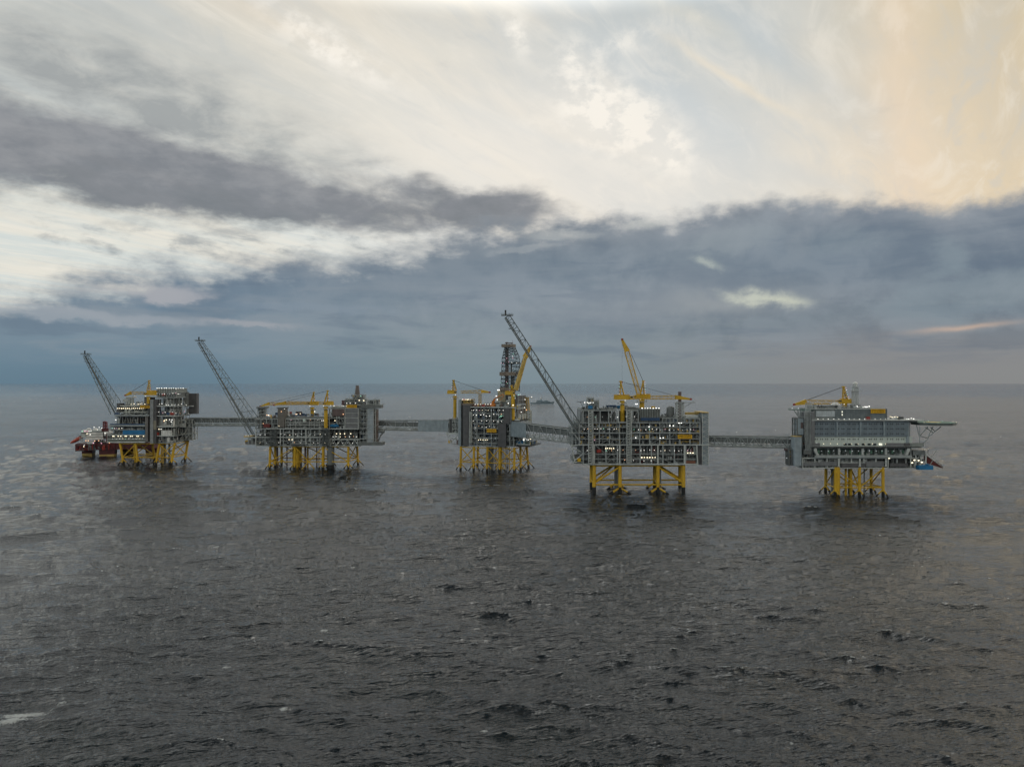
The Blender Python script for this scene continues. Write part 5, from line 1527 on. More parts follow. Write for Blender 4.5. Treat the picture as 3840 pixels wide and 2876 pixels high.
# ------------------------------------------------------------------ processing platform (second from the left)
def processing_platform():
    f = Frame(1180, 819)
    r = f.empty("offshore_platform", "long low grey platform with panelled block and tall shaft at its right end", "oil platform", "linked offshore platforms")
    D = 52; a = lambda px, b=0: f.a(px, b); zt = f.z(1672)
    legs = {}
    for k, t_, px, b in (('f1', 1014, 1011, 3), ('f2', 1106, 1104, 3), ('f3', 1212, 1210, 3), ('f4', 1306, 1306, 3), ('b1', 1056, 1056, 44), ('b2', 1128, 1128, 44), ('b3', 1240, 1240, 40), ('b4', 1338, 1343, 44), ('m1', 1032, 1032, 22)):
        legs[k] = (a(t_, b), b, a(px, b), b)
    zr = f.z(1731, b=3)
    jacket(f, r, legs, zt, zr, [('f1','f2'), ('f2','f3'), ('f3','f4'), ('b1','b2'), ('b2','b3'), ('b3','b4'), ('f1','b1'), ('f4','b4')], 1.4,
           diag=[('f2','f1'), ('f1','m1'), ('b1','b2'), ('b2','b1'), ('b2','b3'), ('f3','f4'), ('f4','b4'), ('b4','f4'), ('b3','b4')], splash=4.2)
    jb = MB(); m = (a(1157, 3), 3, zr)
    for l in ('f2', 'f3'): MB().tube((legs[l][0], 3, zt-1.5), m, 0.65, n=8).build("diagonal_brace", YEL, r)
    for dx in (-10, 10): MB().tube(m, (m[0]+dx, 1, -3), 0.6, n=8).build("diagonal_brace", YEL, r)
    MB().box(a(1120, 26), a(1250, 26), 24, 32, zr+0.3, zr+1.4).build("lower_riser_guide", YEL, r)
    MB().tube((a(1240, 6), 6, zt), (a(1240, 6), 6, 5), 4.2, n=18).build("drill_caisson", MIDG, r)
    MB().tube((a(1240, 6), 6, 5), (a(1240, 6), 6, -6), 4.25, n=18).build("caisson_splash_zone", BLK, r)
    for px, b, rr, m_ in ((1116, 14, 2.0, YEL), (1122, 22, 1.2, YEL), (1076, 20, 0.7, BRN), (1145, 16, 1.2, BRN), (1154, 26, 1.0, YEL), (1188, 20, 0.8, BRN), (1196, 24, 0.5, YEL), (1040, 30, 1.0, BRN), (1100, 26, 1.0, YEL), (1215, 24, 0.8, YEL)):
        MB().tube((a(px, b), b, zt), (a(px, b), b, -6), rr, n=10).build("riser_pipe", m_, r)
    # lower storeys
    bay(f, r, 960, 1234, [1670, 1654, 1640, 1624, 1607], 0, D, 8, 1.1, 6, brace=0.25, sub=1.3, colr=0.42)
    bay(f, r, 931, 960, [1665, 1641], 2, 36, 2, 1.0, 4, brace=0.2); pbox(f, r, "boom_landing", YELD, 914, 944, 1634, 1639, 4, 16)
    pbox(f, r, "lower_wall", CLADD, 920, 960, 1655, 1665.5, 1.6, 1.95); pbox(f, r, "winch_house", YEL, 919, 929, 1651, 1662, 4, 10)
    for px in (959, 1051, 1099, 1147): pbox(f, r, "main_column", PALE, px-1.7, px+1.7, 1608, 1669, -0.95, -0.25)
    pbox(f, r, "deck_edge_beam", PALE, 930, 1235, 1638, 1641, -0.9, -0.22); pbox(f, r, "deck_edge_beam", PALE, 1000, 1345, 1606, 1609, -1.3, -1.0)
    stair_tower(f, r, 1012, 1034, 1609, 1672, -4.4, 3.2, 10, MIDG); stair_tower(f, r, 1208, 1233, 1607, 1672, -4.4, 3.2, 10, MIDG)
    mb = MB()
    for i in range(9):
        px = 1092+i*6; mb.tube(f.at(px, 1664, -1.5), f.at(px+4, 1669, 1), 1.5, n=8)
    mb.build("coiled_hose_rack", MIDG, r)
    # mid grid facade
    bay(f, r, 1071, 1234, [1606, 1592, 1583, 1569], 1.5, D-6, 9, 0.9, 5, brace=0.1, sub=2.0, colr=0.3, frame=PALE)
    pbox(f, r, "main_deck_wall", MIDG, 1078, 1236, 1562, 1569, 4, 9)
    pbox(f, r, "grey_shaft", mat("warm_grey_cladding", (0.15,0.145,0.135), 0.6, panel=2.5), 1041, 1066, 1530, 1601, -0.6, 12)
    pbox(f, r, "shaft_top", MIDG, 1037, 1068, 1527, 1531, -1.4, 13)
    bay(f, r, 958, 1041, [1607, 1588, 1570], 3, D-8, 4, 1.2, 5, brace=0.7, sub=0.4)
    pbox(f, r, "red_module", mat("dark_red_paint", (0.13,0.025,0.022), 0.5), 988, 1011, 1589, 1602, 1.5, 9)
    bay(f, r, 966, 990, [1564, 1552, 1540, 1529], 14, 24, 2, 1.6, 2, brace=0.7, colr=0.3); pbox(f, r, "tower_platform", MIDG, 961, 994, 1525.5, 1531, 12, 26)
    pbox(f, r, "white_tank", WHT, 1068, 1080, 1542, 1560, 14, 20)
    clutter(r, [MIDG, STEEL, YELD, BRN], a(995), a(1075), 4, 40, f.z(1570), f.z(1556), 2.4, False)
    clutter(r, [MIDG, STEEL, NAVY, BRN], a(1075), a(1235), 6, 40, f.z(1562), f.z(1553), 2.8, False)
    # right block
    bay(f, r, 1235.5, 1346, [1608, 1588, 1567, 1548, 1531], 0.5, D, 4, 1.0, 6, brace=0.15, sub=0.4)
    for i, (v0, v1) in enumerate(((1532, 1549), (1550.5, 1567), (1568.5, 1587), (1588.5, 1606.5))):
        pbox(f, r, "cladding_panel", CLAD, 1295, 1342.5, v0, v1, -0.6, 0.2)
    mb = MB()
    for px in (1294, 1343.5): mb.bar(f.at(px, 1531, -0.7), f.at(px, 1608, -0.7), 0.35)
    for v in (1531, 1549.7, 1567.8, 1587.7, 1607.5): mb.bar(f.at(1294, v, -0.75), f.at(1343.5, v, -0.75), 0.35)
    mb.build("panel_frame", PALE, r)
    pbox(f, r, "brown_module", BRN, 1247, 1292, 1533, 1560, -0.5, 0.25)
    bay(f, r, 1236, 1350, [1670, 1649, 1607.5], 4, D, 6, 1.1, 4, brace=0.1, sub=0.3, colr=0.3)
    pbox(f, r, "lower_deck_edge", PALE, 1234, 1348, 1646.5, 1649, 0, 4)
    mb = MB(); tp = [1237, 1262, 1290, 1316, 1343]
    for i, px in enumerate(tp[:-1]):
        q = tp[i+1]; mid = (px+q)/2
        mb.bar(f.at(px, 1671, 0), f.at(mid, 1649, 0), 0.42); mb.bar(f.at(mid, 1649, 0), f.at(q, 1671, 0), 0.42)
    mb.bar(f.at(1234, 1672, 0), f.at(1348, 1672, 0), 0.5)
    for px in (1238, 1340): mb.bar(f.at(px, 1672, 0), f.at(px, 1648, 0), 0.45)
    mb.build("w_truss", PALE, r)
    # shaft tower on the right
    pbox(f, r, "blue_white_shaft", mat("pale_blue_shaft", (0.33,0.39,0.44), 0.5, panel=2.6), 1377.5, 1399, 1532, 1660, -0.2, 8)
    MB().tube(f.at(1411, 1658, 6), f.at(1411, 1533, 6), 2.6, n=14).build("brown_column", mat("brown_grey_column", (0.17,0.14,0.13), 0.6), r)
    mb = MB()
    for k in range(11):
        v = 1540+k*11.5; mb.tube(f.at(1411, v, 6), f.at(1411, v+1.4, 6), 2.8, n=14)
    mb.build("column_rings", MIDG, r)
    bay(f, r, 1350, 1376, [1666, 1644, 1624, 1604, 1586, 1568, 1549, 1531], 1, D-8, 2, 0.9, 4, brace=0.5, sub=0.4, colr=0.3)
    mb = MB()
    for px in (1376, 1401, 1408): mb.bar(f.at(px, 1660, -0.9), f.at(px, 1500, -0.9), 0.28)
    for v in range(1502, 1662, 18): mb.bar(f.at(1352, v, -0.9), f.at(1408, v, -0.9), 0.22)
    for v0, v1 in ((1660, 1640), (1550, 1532), (1604, 1588)): mb.bar(f.at(1376, v0, -0.9), f.at(1401, v1, -0.9), 0.25); mb.bar(f.at(1401, v0, -0.9), f.at(1420, v1, 0.5), 0.25)
    mb.build("tower_frame", PALE, r)
    pbox(f, r, "tower_top_platform", MIDG, 1351, 1428, 1519, 1530.5, -1.8, 14); pbox(f, r, "tower_base_platform", MIDG, 1345, 1434, 1659, 1670, -1.8, 16)
    mb = MB(); rail(mb, [(a(1375), -1.7), (a(1434), -1.7), (a(1434), 14)], f.z(1519), 1.3, 1.6, 0.08); rail(mb, [(a(1350), -1.7), (a(1434), -1.7)], f.z(1659), 1.3, 1.6, 0.08); mb.build("handrail", PALE, r)
    bay(f, r, 1402, 1420, [1519, 1508, 1498], 2, 10, 2, 2, 1.6, brace=0.5, colr=0.25)
    bay(f, r, 1376, 1401, [1519, 1500], 1, 12, 1, 1, 3, brace=0.9, colr=0.3)
    mb = MB(); mb.tube(f.at(1419, 1618, 4), f.at(1442, 1618, 4), 1.6, n=12).tube(f.at(1442, 1616, 4), f.at(1426, 1634, 4), 0.9, n=8).tube(f.at(1426, 1634, 4), f.at(1420, 1655, 4), 0.6, n=8); mb.build("loading_pipe", MIDG, r)
    # roof of right block
    pbox(f, r, "brown_roof_module", mat("dark_maroon_cladding", (0.12,0.075,0.085), 0.6, panel=2.2), 1281, 1295, 1501, 1522, 12, 30)
    bay(f, r, 1294, 1364, [1531, 1518, 1506, 1496], 6, 30, 4, 1.5, 3, brace=0.5, colr=0.25)
    bay(f, r, 1322, 1362, [1496, 1488, 1481], 8, 24, 3, 1.5, 3, brace=0.6, colr=0.22)
    mb = MB(); x0, x1, _, _, z0, z1 = rect(f, 1334, 1345.5, 1445, 1490, 14, 14)
    mb.hexa([(x0-0.8, 12, z0), (x1+0.8, 12, z0), (x1+0.8, 17, z0), (x0-0.8, 17, z0)], [(x0+0.3, 13, z1), (x1-0.3, 13, z1), (x1-0.3, 16, z1), (x0+0.3, 16, z1)]); mb.build("exhaust_stack", mat("brown_grey_stack", (0.13,0.115,0.11), 0.6), r)
    MB().bar(f.at(1330.5, 1490, 12), f.at(1330.5, 1463, 12), 0.16).bar(f.at(1349, 1482, 12), f.at(1349, 1465, 12), 0.14).build("antenna", STEEL, r)
    MB().tube(f.at(1245, 1525, 8), f.at(1296, 1525, 8), 1.4, n=12).build("roof_duct", PALE, r)
    x = MB(); rail(x, [(a(1240), 0.6), (a(1296), 0.6)], f.z(1531), 1.4, 1.6, 0.07); x.build("handrail", PALE, r)
    pbox(f, r, "hung_panel", PALE, 1136, 1146, 1570, 1583, 0.4, 0.9)
    # lamps
    for p, m_, rr in (((1001, 1556), LO, .9), ((1007, 1557), LY, .9), ((1012, 1558), LO, .6), ((1055, 1543), LO, .8), ((1067, 1533), LW, .6), ((1108, 1553), LO, .7), ((1113, 1553), LY, .8), ((1126, 1551), LY, .7), ((1180, 1543), LW, .9),
                      ((1287, 1553), LO, .9), ((1256, 1577), LY, .9), ((1207, 1577), LW, .7), ((1213, 1577), LW, .7), ((1084, 1648), LY, .8), ((1095, 1648), LY, .8), ((987, 1588), LO, .7), ((1046, 1597), LY, .5),
                      ((1347, 1501), LY, 1.0), ((1364, 1502), LY, 1.1), ((1353, 1485), LG, .7), ((1300, 1512), LW, .7), ((1313, 1512), LW, .7), ((1333, 1512), LW, .7), ((922, 1633), LPALE, .7), ((931, 1633), LPALE, .7)):
        lamp(f, r, *p, -1.0, m_, rr*0.72)
    for px in (1262, 1276, 1292, 1315): lamp(f, r, px, 1626, 2.6, LY, 0.66)
    lamps(f, r, 1240, 1345, 1637, 7, 2.6, None, 0.45, 4, 1)
    for x0, x1, v, n in ((965, 1230, 1629, 14), (1070, 1230, 1660, 7), (965, 1060, 1660, 4), (1080, 1230, 1575, 6), (1240, 1345, 1661, 6), (1235, 1300, 1521, 8)): lamps(f, r, x0, x1, v, n, -0.4, None, 0.36, 4, 1.5)
    sign(f, "yellow name board on top of the panelled block of the long low platform", 1299, 1338, 1517.5, 1529, -1.0, ["JOHAN SVERDRUP", "P1 PP EQUINOR"])
    crane(f, "nearer yellow crane with thick pedestal and long low boom pointing left, long low platform", -2.6, 1222, 1524, 1604, (1222, 1250, 1508, 1519), (1229, 1465), (1211, 1511), (1072, 1511), (1028, 1518), (1076, 1505), 3.4, lights=3, pr=2.1)
    crane(f, "farther yellow crane with low boom pointing left behind the nearer one, long low platform", 30, 1171, 1527, 1562, (1166, 1194, 1508, 1519), (1177, 1471), (1162, 1513), (1010, 1514), (976, 1523), (1015, 1509), 3.0, lights=3, pr=2.1)
    lb = lifeboat(f, "blue lifeboat on the middle deck of the long low platform beside the thick crane pedestal", 1253, 1603, 0.0, 11, BLUE); 
    container(f, "red and white container pair on the long low platform's roof", 1083, 1553, 22, 6, 3, RED); container(f, "dark container on the long low platform's roof left of the rear crane", 1120, 1553, 24, 7, 3.2, BRN)
    container(f, "small blue container on the long low platform's roof beside the grey shaft", 1038, 1556, 22, 4, 3, NAVY)
    flare(f, "long grey lattice flare boom leaning left from the left end of the long low platform", 6, (945, 1632), (976, 1591), (744, 1286), 4.6, 19)
    finalize(r)
    return f
PP = processing_platform()

# ------------------------------------------------------------------ leftmost platform
def left_platform():
    f = Frame(580, 864)
    r = f.empty("offshore_platform", "stepped grey platform with layered ledge decks and dark end wall, leftmost of the row", "oil platform", "linked offshore platforms")
    D = 50; a = lambda px, b=0: f.a(px, b); zt = f.z(1661)
    legs = {}
    for k, t_, px, b in (('f1', 450, 464, 3), ('f2', 508, 518, 3), ('f3', 599, 584, 3), ('f4', 656, 641, 3), ('b1', 503, 507, 40), ('b2', 570, 580, 40), ('b3', 618, 618, 40), ('b4', 705, 693, 40)):
        legs[k] = (a(t_, b), b, a(px, b), b)
    zr = f.z(1715, b=3)
    jacket(f, r, legs, zt, zr, [('f1','f2'), ('f2','b2'), ('f3','f4'), ('f4','b4'), ('b1','b2'), ('b3','b4'), ('f1','b1'), ('f3','b3'), ('f2', 'f3')], 1.45,
           diag=[('f2','f1'), ('f1','b1'), ('b2','b1'), ('b1','b2'), ('f3','f4'), ('f4','b4'), ('b4','f4'), ('f4','f3'), ('f2','b2'), ('b4','b3')], splash=4.2)
    for px, b, rr, m_ in ((635, 10, 1.2, MIDG), (617, 10, .8, MIDG), (612, 6, .4, YELD), (609, 6, .4, YELD), (606, 6, .4, YELD), (615, 14, .5, YEL), (506, 26, .8, YEL), (604, 12, .5, YEL)):
        MB().tube((a(px, b), b, zt), (a(px, b), b, -6), rr, n=10).build("riser_pipe", m_, r)
    # left half: stepped ledges
    bay(f, r, 402, 545, [1657, 1645, 1631], 0, D, 5, 1.6, 5, brace=0.1, frame=PALE, colr=0.3)
    bay(f, r, 408, 545, [1631, 1612, 1597], 1.5, D, 5, 1.2, 5, brace=0.1, frame=STEEL, colr=0.25, tones=[MIDG, MAROON, PALE, STEEL])
    bay(f, r, 432, 545, [1597, 1560], 3, D, 4, 1.8, 5, brace=0.3, frame=PALE, colr=0.28)
    bay(f, r, 445, 562, [1559, 1545, 1521], 4, D-8, 4, 1.3, 5, brace=0.3, frame=PALE, colr=0.28)
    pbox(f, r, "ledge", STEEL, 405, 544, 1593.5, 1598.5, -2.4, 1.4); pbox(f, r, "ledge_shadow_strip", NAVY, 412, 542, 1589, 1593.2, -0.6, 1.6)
    pbox(f, r, "ledge", STEEL, 430, 560, 1555.5, 1560, -1.0, 3); pbox(f, r, "ledge", PALE, 400, 545, 1655.5, 1660, -1.2, -0.25); pbox(f, r, "ledge", PALE, 400, 545, 1629.8, 1631.5, -0.6, 0)
    pbox(f, r, "blue_screen", BLUE, 460, 543, 1613, 1629, -0.5, 0.6)
    pbox(f, r, "lower_walkway_floor", mat("green_grey_plate", (0.13,0.15,0.14), 0.6), 403, 545, 1647, 1655, -0.4, -0.25)
    pbox(f, r, "left_end_column", CLADD, 438, 449, 1512, 1545, 3, 14)
    w = MB(); w.bar(f.at(452, 1547, 2.5), f.at(545, 1547, 2.5), 0.3).bar(f.at(452, 1523, 2.5), f.at(545, 1523, 2.5), 0.3); w.build("roof_frame", PALE, r)
    clutter(r, [PALE, STEEL, WHT, MIDG], a(450), a(540), 6, 36, f.z(1521), f.z(1505), 2.6, False)
    pbox(f, r, "roof_cabin", PALE, 460, 482, 1496, 1507, 14, 24)
    for px in (476, 486, 497): MB().tube(f.at(px, 1520, 16), f.at(px, 1490, 16), 1.8, n=12).dome(f.at(px, 1490, 16), 1.8, 10, 4, 0.6).build("white_vessel", PALE, r)
    MB().dome(f.at(505, 1491, 12), 2.6, 12, 4, 0.9).build("radome", WHT, r)
    # central shafts
    pbox(f, r, "grey_shaft", mat("warm_grey_shaft", (0.165,0.165,0.165), 0.6, panel=2.4), 544.5, 554, 1562, 1656, -2.6, 8)
    pbox(f, r, "shaft_gap", DARK, 554.5, 562, 1515, 1656, 1, 10)
    pbox(f, r, "pale_shaft", mat("pale_grey_shaft", (0.25,0.275,0.29), 0.55, panel=3), 562.5, 574, 1498, 1663, -4.6, 6); pbox(f, r, "dark_shaft", CLADD, 574.3, 585, 1498, 1663, -3.4, 9)
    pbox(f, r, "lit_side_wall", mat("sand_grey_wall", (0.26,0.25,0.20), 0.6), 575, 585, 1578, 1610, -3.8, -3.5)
    # right half
    for i, (v0, v1, pr_) in enumerate(((1659, 1634, 650), (1634, 1600, 644), (1600, 1560, 646), (1560, 1523, 652), (1523, 1490, 652))):
        bay(f, r, 585.5, pr_, [v0, v1], 1.0+0.35*i, D-i, 5, 1.4, 6 if i < 3 else 9, brace=0.12, frame=STEEL, colr=0.3, core=DARK if i < 2 else mat("pale_green_grey_cladding", (0.16,0.185,0.185), 0.6, panel=3.2), tones=[MIDG, WHT, PALE, RNG.choice([RED, NAVY, MIDG])])
    for v, pr_ in ((1523, 654), (1560, 654), (1600, 647), (1635, 648)):
        pbox(f, r, "ledge", PALE, 585.5, pr_, v-2.2, v+1.6, -1.6, 0.7)
    pbox(f, r, "top_block", mat("pale_top_cladding", (0.22,0.25,0.25), 0.55, panel=3.0), 588, 658, 1457, 1474, 7, 38); pbox(f, r, "top_block_lower", MIDG, 590, 660, 1474.3, 1489, 10, 36)
    mb = MB()
    for i in range(9): px = 588+i*9.2; mb.bar(f.at(px, 1489, 5.5), f.at(px, 1457, 5.5), 0.2)
    for v in (1457, 1473): mb.bar(f.at(588, v, 5.5), f.at(662, v, 5.5), 0.25)
    mb.bar(f.at(662, 1457, 5.5), (f.a(662, 5.5), 40, f.z(1457, 662, 5.5)), 0.25)
    mb.build("top_block_frame", PALE, r)
    mb = MB(); mb.tube(f.at(699, 1470, 38), f.at(699, 1525, 38), 3.4, n=14).tube(f.at(699, 1470, 38), f.at(680, 1468, 38), 3.0, n=12); mb.build("flue_duct", MIDG, r)
    pbox(f, r, "crane_side_wall", CLADD, 541, 560, 1488, 1515, 6, 20); pbox(f, r, "crane_deck", PALE, 543, 588, 1486, 1489, 2, 12)
    MB().bar(f.at(678, 1488, 26), f.at(697, 1521, 36), 0.5).build("raking_strut", PALE, r)
    pbox(f, r, "dark_end_wall", CLADD, 708, 737, 1475, 1552, 38, 45); pbox(f, r, "end_wall_deck", PALE, 690, 722, 1521, 1525, 34, 46)
    pbox(f, r, "white_cabin", WHT, 604, 643, 1614, 1634, -0.6, 0.9); pbox(f, r, "red_box", RED, 577, 594, 1621, 1632, -1.2, 1)
    mb = MB()
    for px in (607, 618, 629, 640): mb.bar(f.at(px, 1638, -0.9), f.at(px, 1614, -0.9), 0.12)
    mb.build("cabin_ladder", STEEL, r)
    # right lower bridge landing
    bay(f, r, 684, 722, [1648, 1625, 1600, 1572], 30, 44, 3, 1.2, 5, brace=0.8, frame=PALE, colr=0.35)
    mb = MB()
    for p, q in (((656, 1625), (674, 1605)), ((672, 1652), (705, 1604)), ((694, 1648), (712, 1625)), ((668, 1572), (668, 1655)), ((645, 1632), (738, 1625)), ((670, 1577), (695, 1577)), ((695, 1577), (695, 1600))):
        mb.bar(f.at(*p, 26), f.at(*q, 26), 0.5)
    mb.build("landing_brace", PALE, r)
    MB().box(*rect(f, 672, 690, 1588, 1602, 22, 28)).build("landing_hood", PALE, r)
    # lamps
    lamps(f, r, 584, 692, 1456, 12, 5, LW, 0.62, 1, 1.2, corner=656)
    lamps(f, r, 436, 542, 1531, 14, 1.5, LY, 0.62, 0.6, 0.3)
    lamps(f, r, 585, 680, 1476, 10, 5, None, 0.5, 3, 1.5, corner=656)
    lamps(f, r, 490, 545, 1515, 6, 3.4, LY, 0.5, 4, 1)
    for px in (423, 427, 443, 453, 469, 474, 490, 496, 513, 519, 538): lamp(f, r, px, 1635.5, -0.5, LY, 0.6)
    lamps(f, r, 415, 542, 1645, 10, -0.6, None, 0.36, 3, 1); lamps(f, r, 415, 460, 1606, 5, 0.5, None, 0.5, 2, 1)
    lamps(f, r, 588, 715, 1516, 10, 0.5, None, 0.42, 4, 2.5, corner=652); lamps(f, r, 588, 710, 1547, 9, 0.5, None, 0.4, 4, 4, corner=652)
    for p in ((616, 1577), (624, 1574), (636, 1573), (645, 1574), (642, 1581), (615, 1579), (596, 1609), (604, 1609), (587, 1505), (587, 1541)): lamp(f, r, *p, -1.0, RNG.choice([LY, LW, LO]), 0.62)
    for p, m_ in (((434, 1574), LW), ((445, 1571), LY), ((460, 1574), LP), ((485, 1573), LY), ((499, 1565), LPALE), ((519, 1575), LG), ((654, 1541), LP), ((533, 1550), LP)): lamp(f, r, *p, 2.0, m_, 0.66 if p[0] == 434 else 0.5)
    sign(f, "plain-looking yellow name board over the left half of the leftmost platform", 525, 561, 1519.5, 1530.5, 0.6, ["JOHAN SVERDRUP", "P2 EQUINOR"])
    crane(f, "orange-yellow crane with low boom pointing left on the leftmost platform", 3, 557, 1487, 1514, (553, 585, 1467, 1482), (560, 1427), (542, 1474), (492, 1474), (470, 1482), (496, 1467), 3.6, lights=5, pr=2.0, platform=False)
    container(f, "small red container among the top deck lamps of the leftmost platform", 611, 1484, 6, 4, 3, RED); container(f, "red container on the third ledge of the leftmost platform", 644, 1556, -1.3, 4.4, 3, RED, W=1.8)
    container(f, "blue container beside a red one on the third ledge of the leftmost platform", 630, 1556, -1.3, 4.4, 3, NAVY, W=1.8)
    container(f, "blue container under the left end of the roof edge, leftmost platform", 437, 1554, 0.2, 6, 2.2, NAVY, W=2.0)
    flare(f, "short grey lattice flare boom leaning left from the leftmost platform", 8, (429, 1552), (441, 1507), (316, 1336), 4.6, 19)
    finalize(r)
    return f
PL = left_platform()

# flare boom of the riser platform
flare(RP, "longest grey lattice flare boom leaning left between the two middle platforms", 2, (2166, 1628), (2172, 1582), (1893, 1193), 5.2, 20)

# ------------------------------------------------------------------ bridges
def W(px, vb, vt, y):
    x = (px-CX)/F*y
    return (x, y, CAMZ-(vb-HY)/F*y, CAMZ-(vt-HY)/F*y)
bridge("grey truss footbridge joining the two left platforms behind a flare boom", W(706, 1597, 1569, 898), W(962, 1597, 1568, 858), 7, None, 15)
bridge("footbridge with grey clad right half, joining the long low platform and the derrick platform", W(1416, 1612, 1579, 832), W(1686, 1618, 1577, 816), 7, (0.57, 0.985), 8, cladm=CLADB, split=4)
bridge("slanting footbridge with boxed blue-grey left end right of the derrick platform", W(1914, 1634, 1582, 790), W(2186, 1668, 1618, 652), 7, (0.0, 0.26), 11, cladm=CLADB, split=2)
bridge("dark truss footbridge between the two right-hand platforms", W(2655, 1673, 1638, 650), W(2980, 1681, 1641, 634), 7, None, 13)

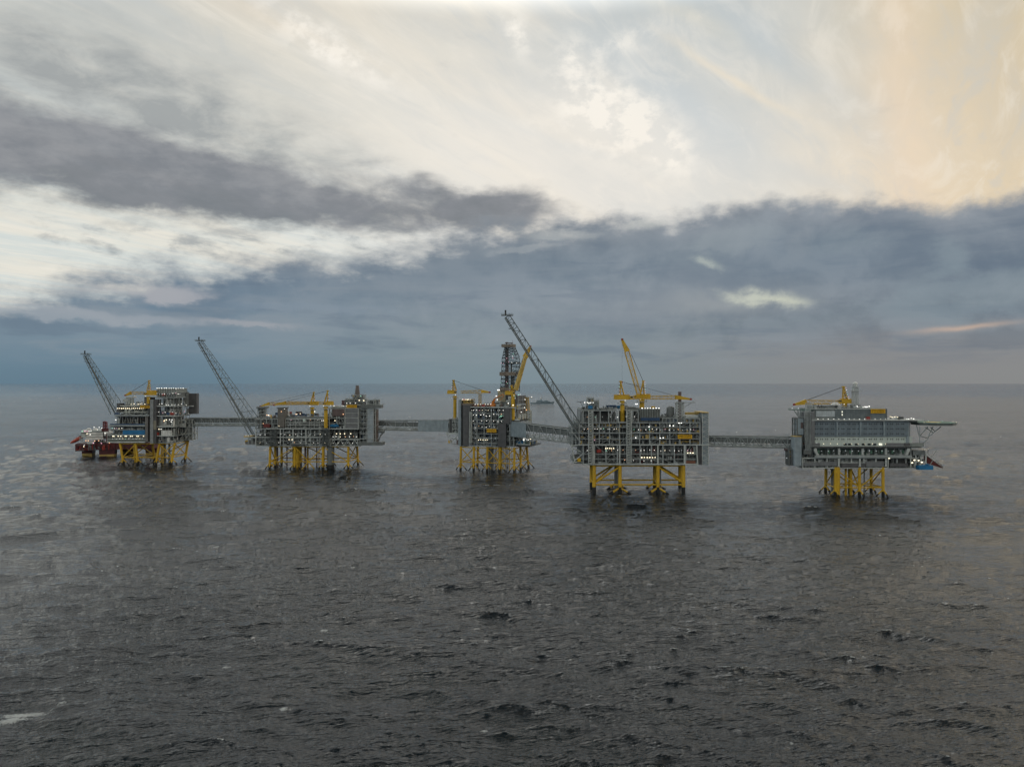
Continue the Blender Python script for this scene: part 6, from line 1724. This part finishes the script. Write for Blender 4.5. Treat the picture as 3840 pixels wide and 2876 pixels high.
# ------------------------------------------------------------------ red accommodation rig behind the leftmost platform
def rig():
    f = Frame(440, 985, 14)
    r = f.empty("accommodation_rig", "dark red semi-submersible rig with white banded quarters partly hidden behind the leftmost platform", "rig")
    P = lambda name, m, p0, p1, v0, v1, b0, b1: pbox(f, r, name, m, p0, p1, v0, v1, b0, b1)
    zb = f.z(1680)
    for px0, px1, b in ((306, 346, 0), (371, 428, -22), (452, 500, 20), (545, 588, -10)):
        x0, x1 = f.a(px0, b), f.a(px1, b)
        c = MB().box(x0, x1, b, b+14, 3, zb); co = c.build("hull_column", MAROON, r)
        MB().box(x0+.3, x1-.3, b+.3, b+13.7, -6, 2.98).build("yellow_draught_band", YELD, co)
    for px0, px1, b in ((300, 440, -20), (440, 600, 6)):
        MB().box(f.a(px0, b), f.a(px1, b), b, b+16, -9, -1.5).build("pontoon", MAROON, r)
    x0 = f.a(303, 0); x1 = f.a(590, 0)
    MB().box(x0, x1, -22, 34, zb, f.z(1657)).build("deck_box", MAROON, r)
    MB().box(f.a(296, -8), f.a(330, -8), -24, -4, zb-1.2, zb+0.4).build("bow_platform", MIDG, r)
    MB().box(f.a(398, -23), f.a(430, -23), -23.5, -22.2, zb-2, f.z(1622)).build("leg_house", MAROON, r)
    # quarters
    for i, (v0, v1) in enumerate(((1649, 1639.5), (1638, 1630), (1628.5, 1621))):
        P("quarters_storey", WHT, 322+i*1.5, 386, v1, v0, -20, 8); P("window_band", GLASS, 323+i*1.5, 385.8, v1-1.5+0.1, v1-0.1, -20.3, 7)
    P("deckhouse", WHT, 390, 410, 1618, 1634, -20, -4); P("window_band", GLASS, 391, 411, 1634, 1636, -20.4, -5); P("deckhouse", WHT, 405, 425, 1628, 1650, -16, 0)
    P("bridge_house", WHT, 304, 320, 1613, 1622, -21, -8); P("window_band", GLASS, 303.5, 320.5, 1622, 1625.5, -21.3, -8); P("bridge_base", PALE, 305, 321, 1626, 1640, -20.5, -8)
    P("upper_house", PALE, 340, 395, 1612, 1620.5, -16, 6)
    P("lower_deckhouse", PALE, 326, 352, 1655, 1664, -24, -22.2)
    c = f.at(333, 1612, -10); MB().tube((c[0], -10, f.z(1620)), c, 1.2, n=8).dome(c, 3.4, 12, 5, 0.8).build("radome", WHT, r)
    c = f.at(358, 1613, -8); MB().dome(c, 3.6, 12, 5, 0.9).build("radome", WHT, r)
    clutter(r, [MAROON, PALE, MIDG, WHT], f.a(340), f.a(500), -18, 10, f.z(1657)+0.1, f.z(1640), 2, False)
    clutter(r, [MAROON, MIDG, DARK, RED], f.a(310), f.a(440), -25, -23, zb, f.z(1658), 3, True)
    lamps(f, r, 306, 345, 1616, 5, -22, None, 0.7, 2, 2); lamps(f, r, 350, 385, 1606, 4, -14, LW, 0.7, 2, 6)
    for p, m in (((314, 1674), LY), ((316, 1668), LPALE), ((322, 1652), LO), ((331, 1652), LO), ((355, 1653), LO), ((370, 1652), LO), ((380, 1662), LP), ((350, 1661), LP), ((410, 1660.5), LO), ((429, 1659), LO), ((338, 1629), LW), ((326, 1626), LY), ((394, 1624), LW)): lamp(f, r, *p, -24.4, m, 0.7)
    # crane
    c0 = f.at(395, 1622, -14); cr = f.empty("pedestal_crane", "dark red upright lattice crane on the rig beside the white quarters", "crane", None, loc=c0)
    L = lambda px, v: tuple(f.at(px, v, -14)[i]-c0[i] for i in range(3))
    MB().tube((0, 0, -6), (0, 0, 2), 2.2, n=10).box(-4, 4, -2.5, 2.5, 2, 6).build("crane_house", MAROON, cr)
    mb = MB(); lattice(mb, L(391, 1614), L(391, 1580), 2.4, 2.4, 2.4, 2.4, 6, 0.35, 0.2); lattice(mb, L(399, 1614), L(398, 1582), 2.0, 2.0, 2.4, 2.4, 6, 0.35, 0.2); mb.bar(L(390, 1580), L(400, 1582), 0.6)
    mb.build("folded_boom", mat("dark_red_steel", (0.16,0.02,0.025), 0.5), cr)
    for i, (px, v, b) in enumerate(((287, 1658, -6), (299, 1651, -14))):
        lifeboat(f, ("lower" if i == 0 else "upper")+" orange-red free-fall lifeboat tilted bow down at the rig's left end", px, v, b, 14, ORR, -26, "free-fall lifeboats on the rig")
    mb = MB()
    for b in (-17, -3):
        mb.bar(f.at(298, 1676, b), f.at(328, 1645, b), 0.4)
        for px in (300, 305, 310): mb.bar(f.at(px, 1656, b), f.at(px, 1632, b), 0.4)
        mb.bar(f.at(296, 1632, b), f.at(322, 1632, b), 0.4)
    mb.build("lifeboat_davit", PALE, r)
    finalize(r)
rig()

# ------------------------------------------------------------------ distant ship
def ship():
    D = 3300.0
    f = Frame(2030, D)
    s = f.empty("ship", "small blue-grey vessel with a white funnel dome far off behind the flare boom", "ship")
    P = lambda px, v: (f.a(px), f.z(v))
    hull = MB(); L = [(1986, 1508.5), (2004, 1509.5), (2060, 1507), (2080, 1505), (2077, 1514.5), (1990, 1514.8)]
    pts = [P(*q) for q in L]
    n = len(pts); vs = []
    for y, k in ((-9, 0.97), (9, 0.97)):
        for x, z in pts: vs.append((x*k, y*(0.55 if x > f.a(2062) else 1), z))
    hull.add(vs, [tuple(range(n-1, -1, -1)), tuple(range(n, 2*n))]+[(i, (i+1) % n, n+(i+1) % n, n+i) for i in range(n)])
    hull.build("hull", NAVAL, s)
    MB().box(f.a(2010), f.a(2062), -6, 6, f.z(1508), f.z(1504)).box(f.a(2014), f.a(2034), -5, 5, f.z(1504), f.z(1500.5)).box(f.a(2040), f.a(2054), -5, 5, f.z(1504), f.z(1501)).build("superstructure", NAVAL, s)
    MB().bar((f.a(2031), 0, f.z(1501)), (f.a(2031), 0, f.z(1489)), 0.7).bar((f.a(2031), 0, f.z(1493)), (f.a(2036), 0, f.z(1490)), 0.5).bar((f.a(2050), 0, f.z(1501)), (f.a(2050), 0, f.z(1495)), 0.5).build("mast", NAVAL, s)
    MB().dome((f.a(2028.5), 0, f.z(1494.5)), 3.2, 12, 5, 1.5).build("radome", WHT, s)
    MB().box(f.a(2027.5), f.a(2029.5), -1.5, 1.5, f.z(1500.5), f.z(1494.5)).build("mast_base", NAVAL, s)
ship()
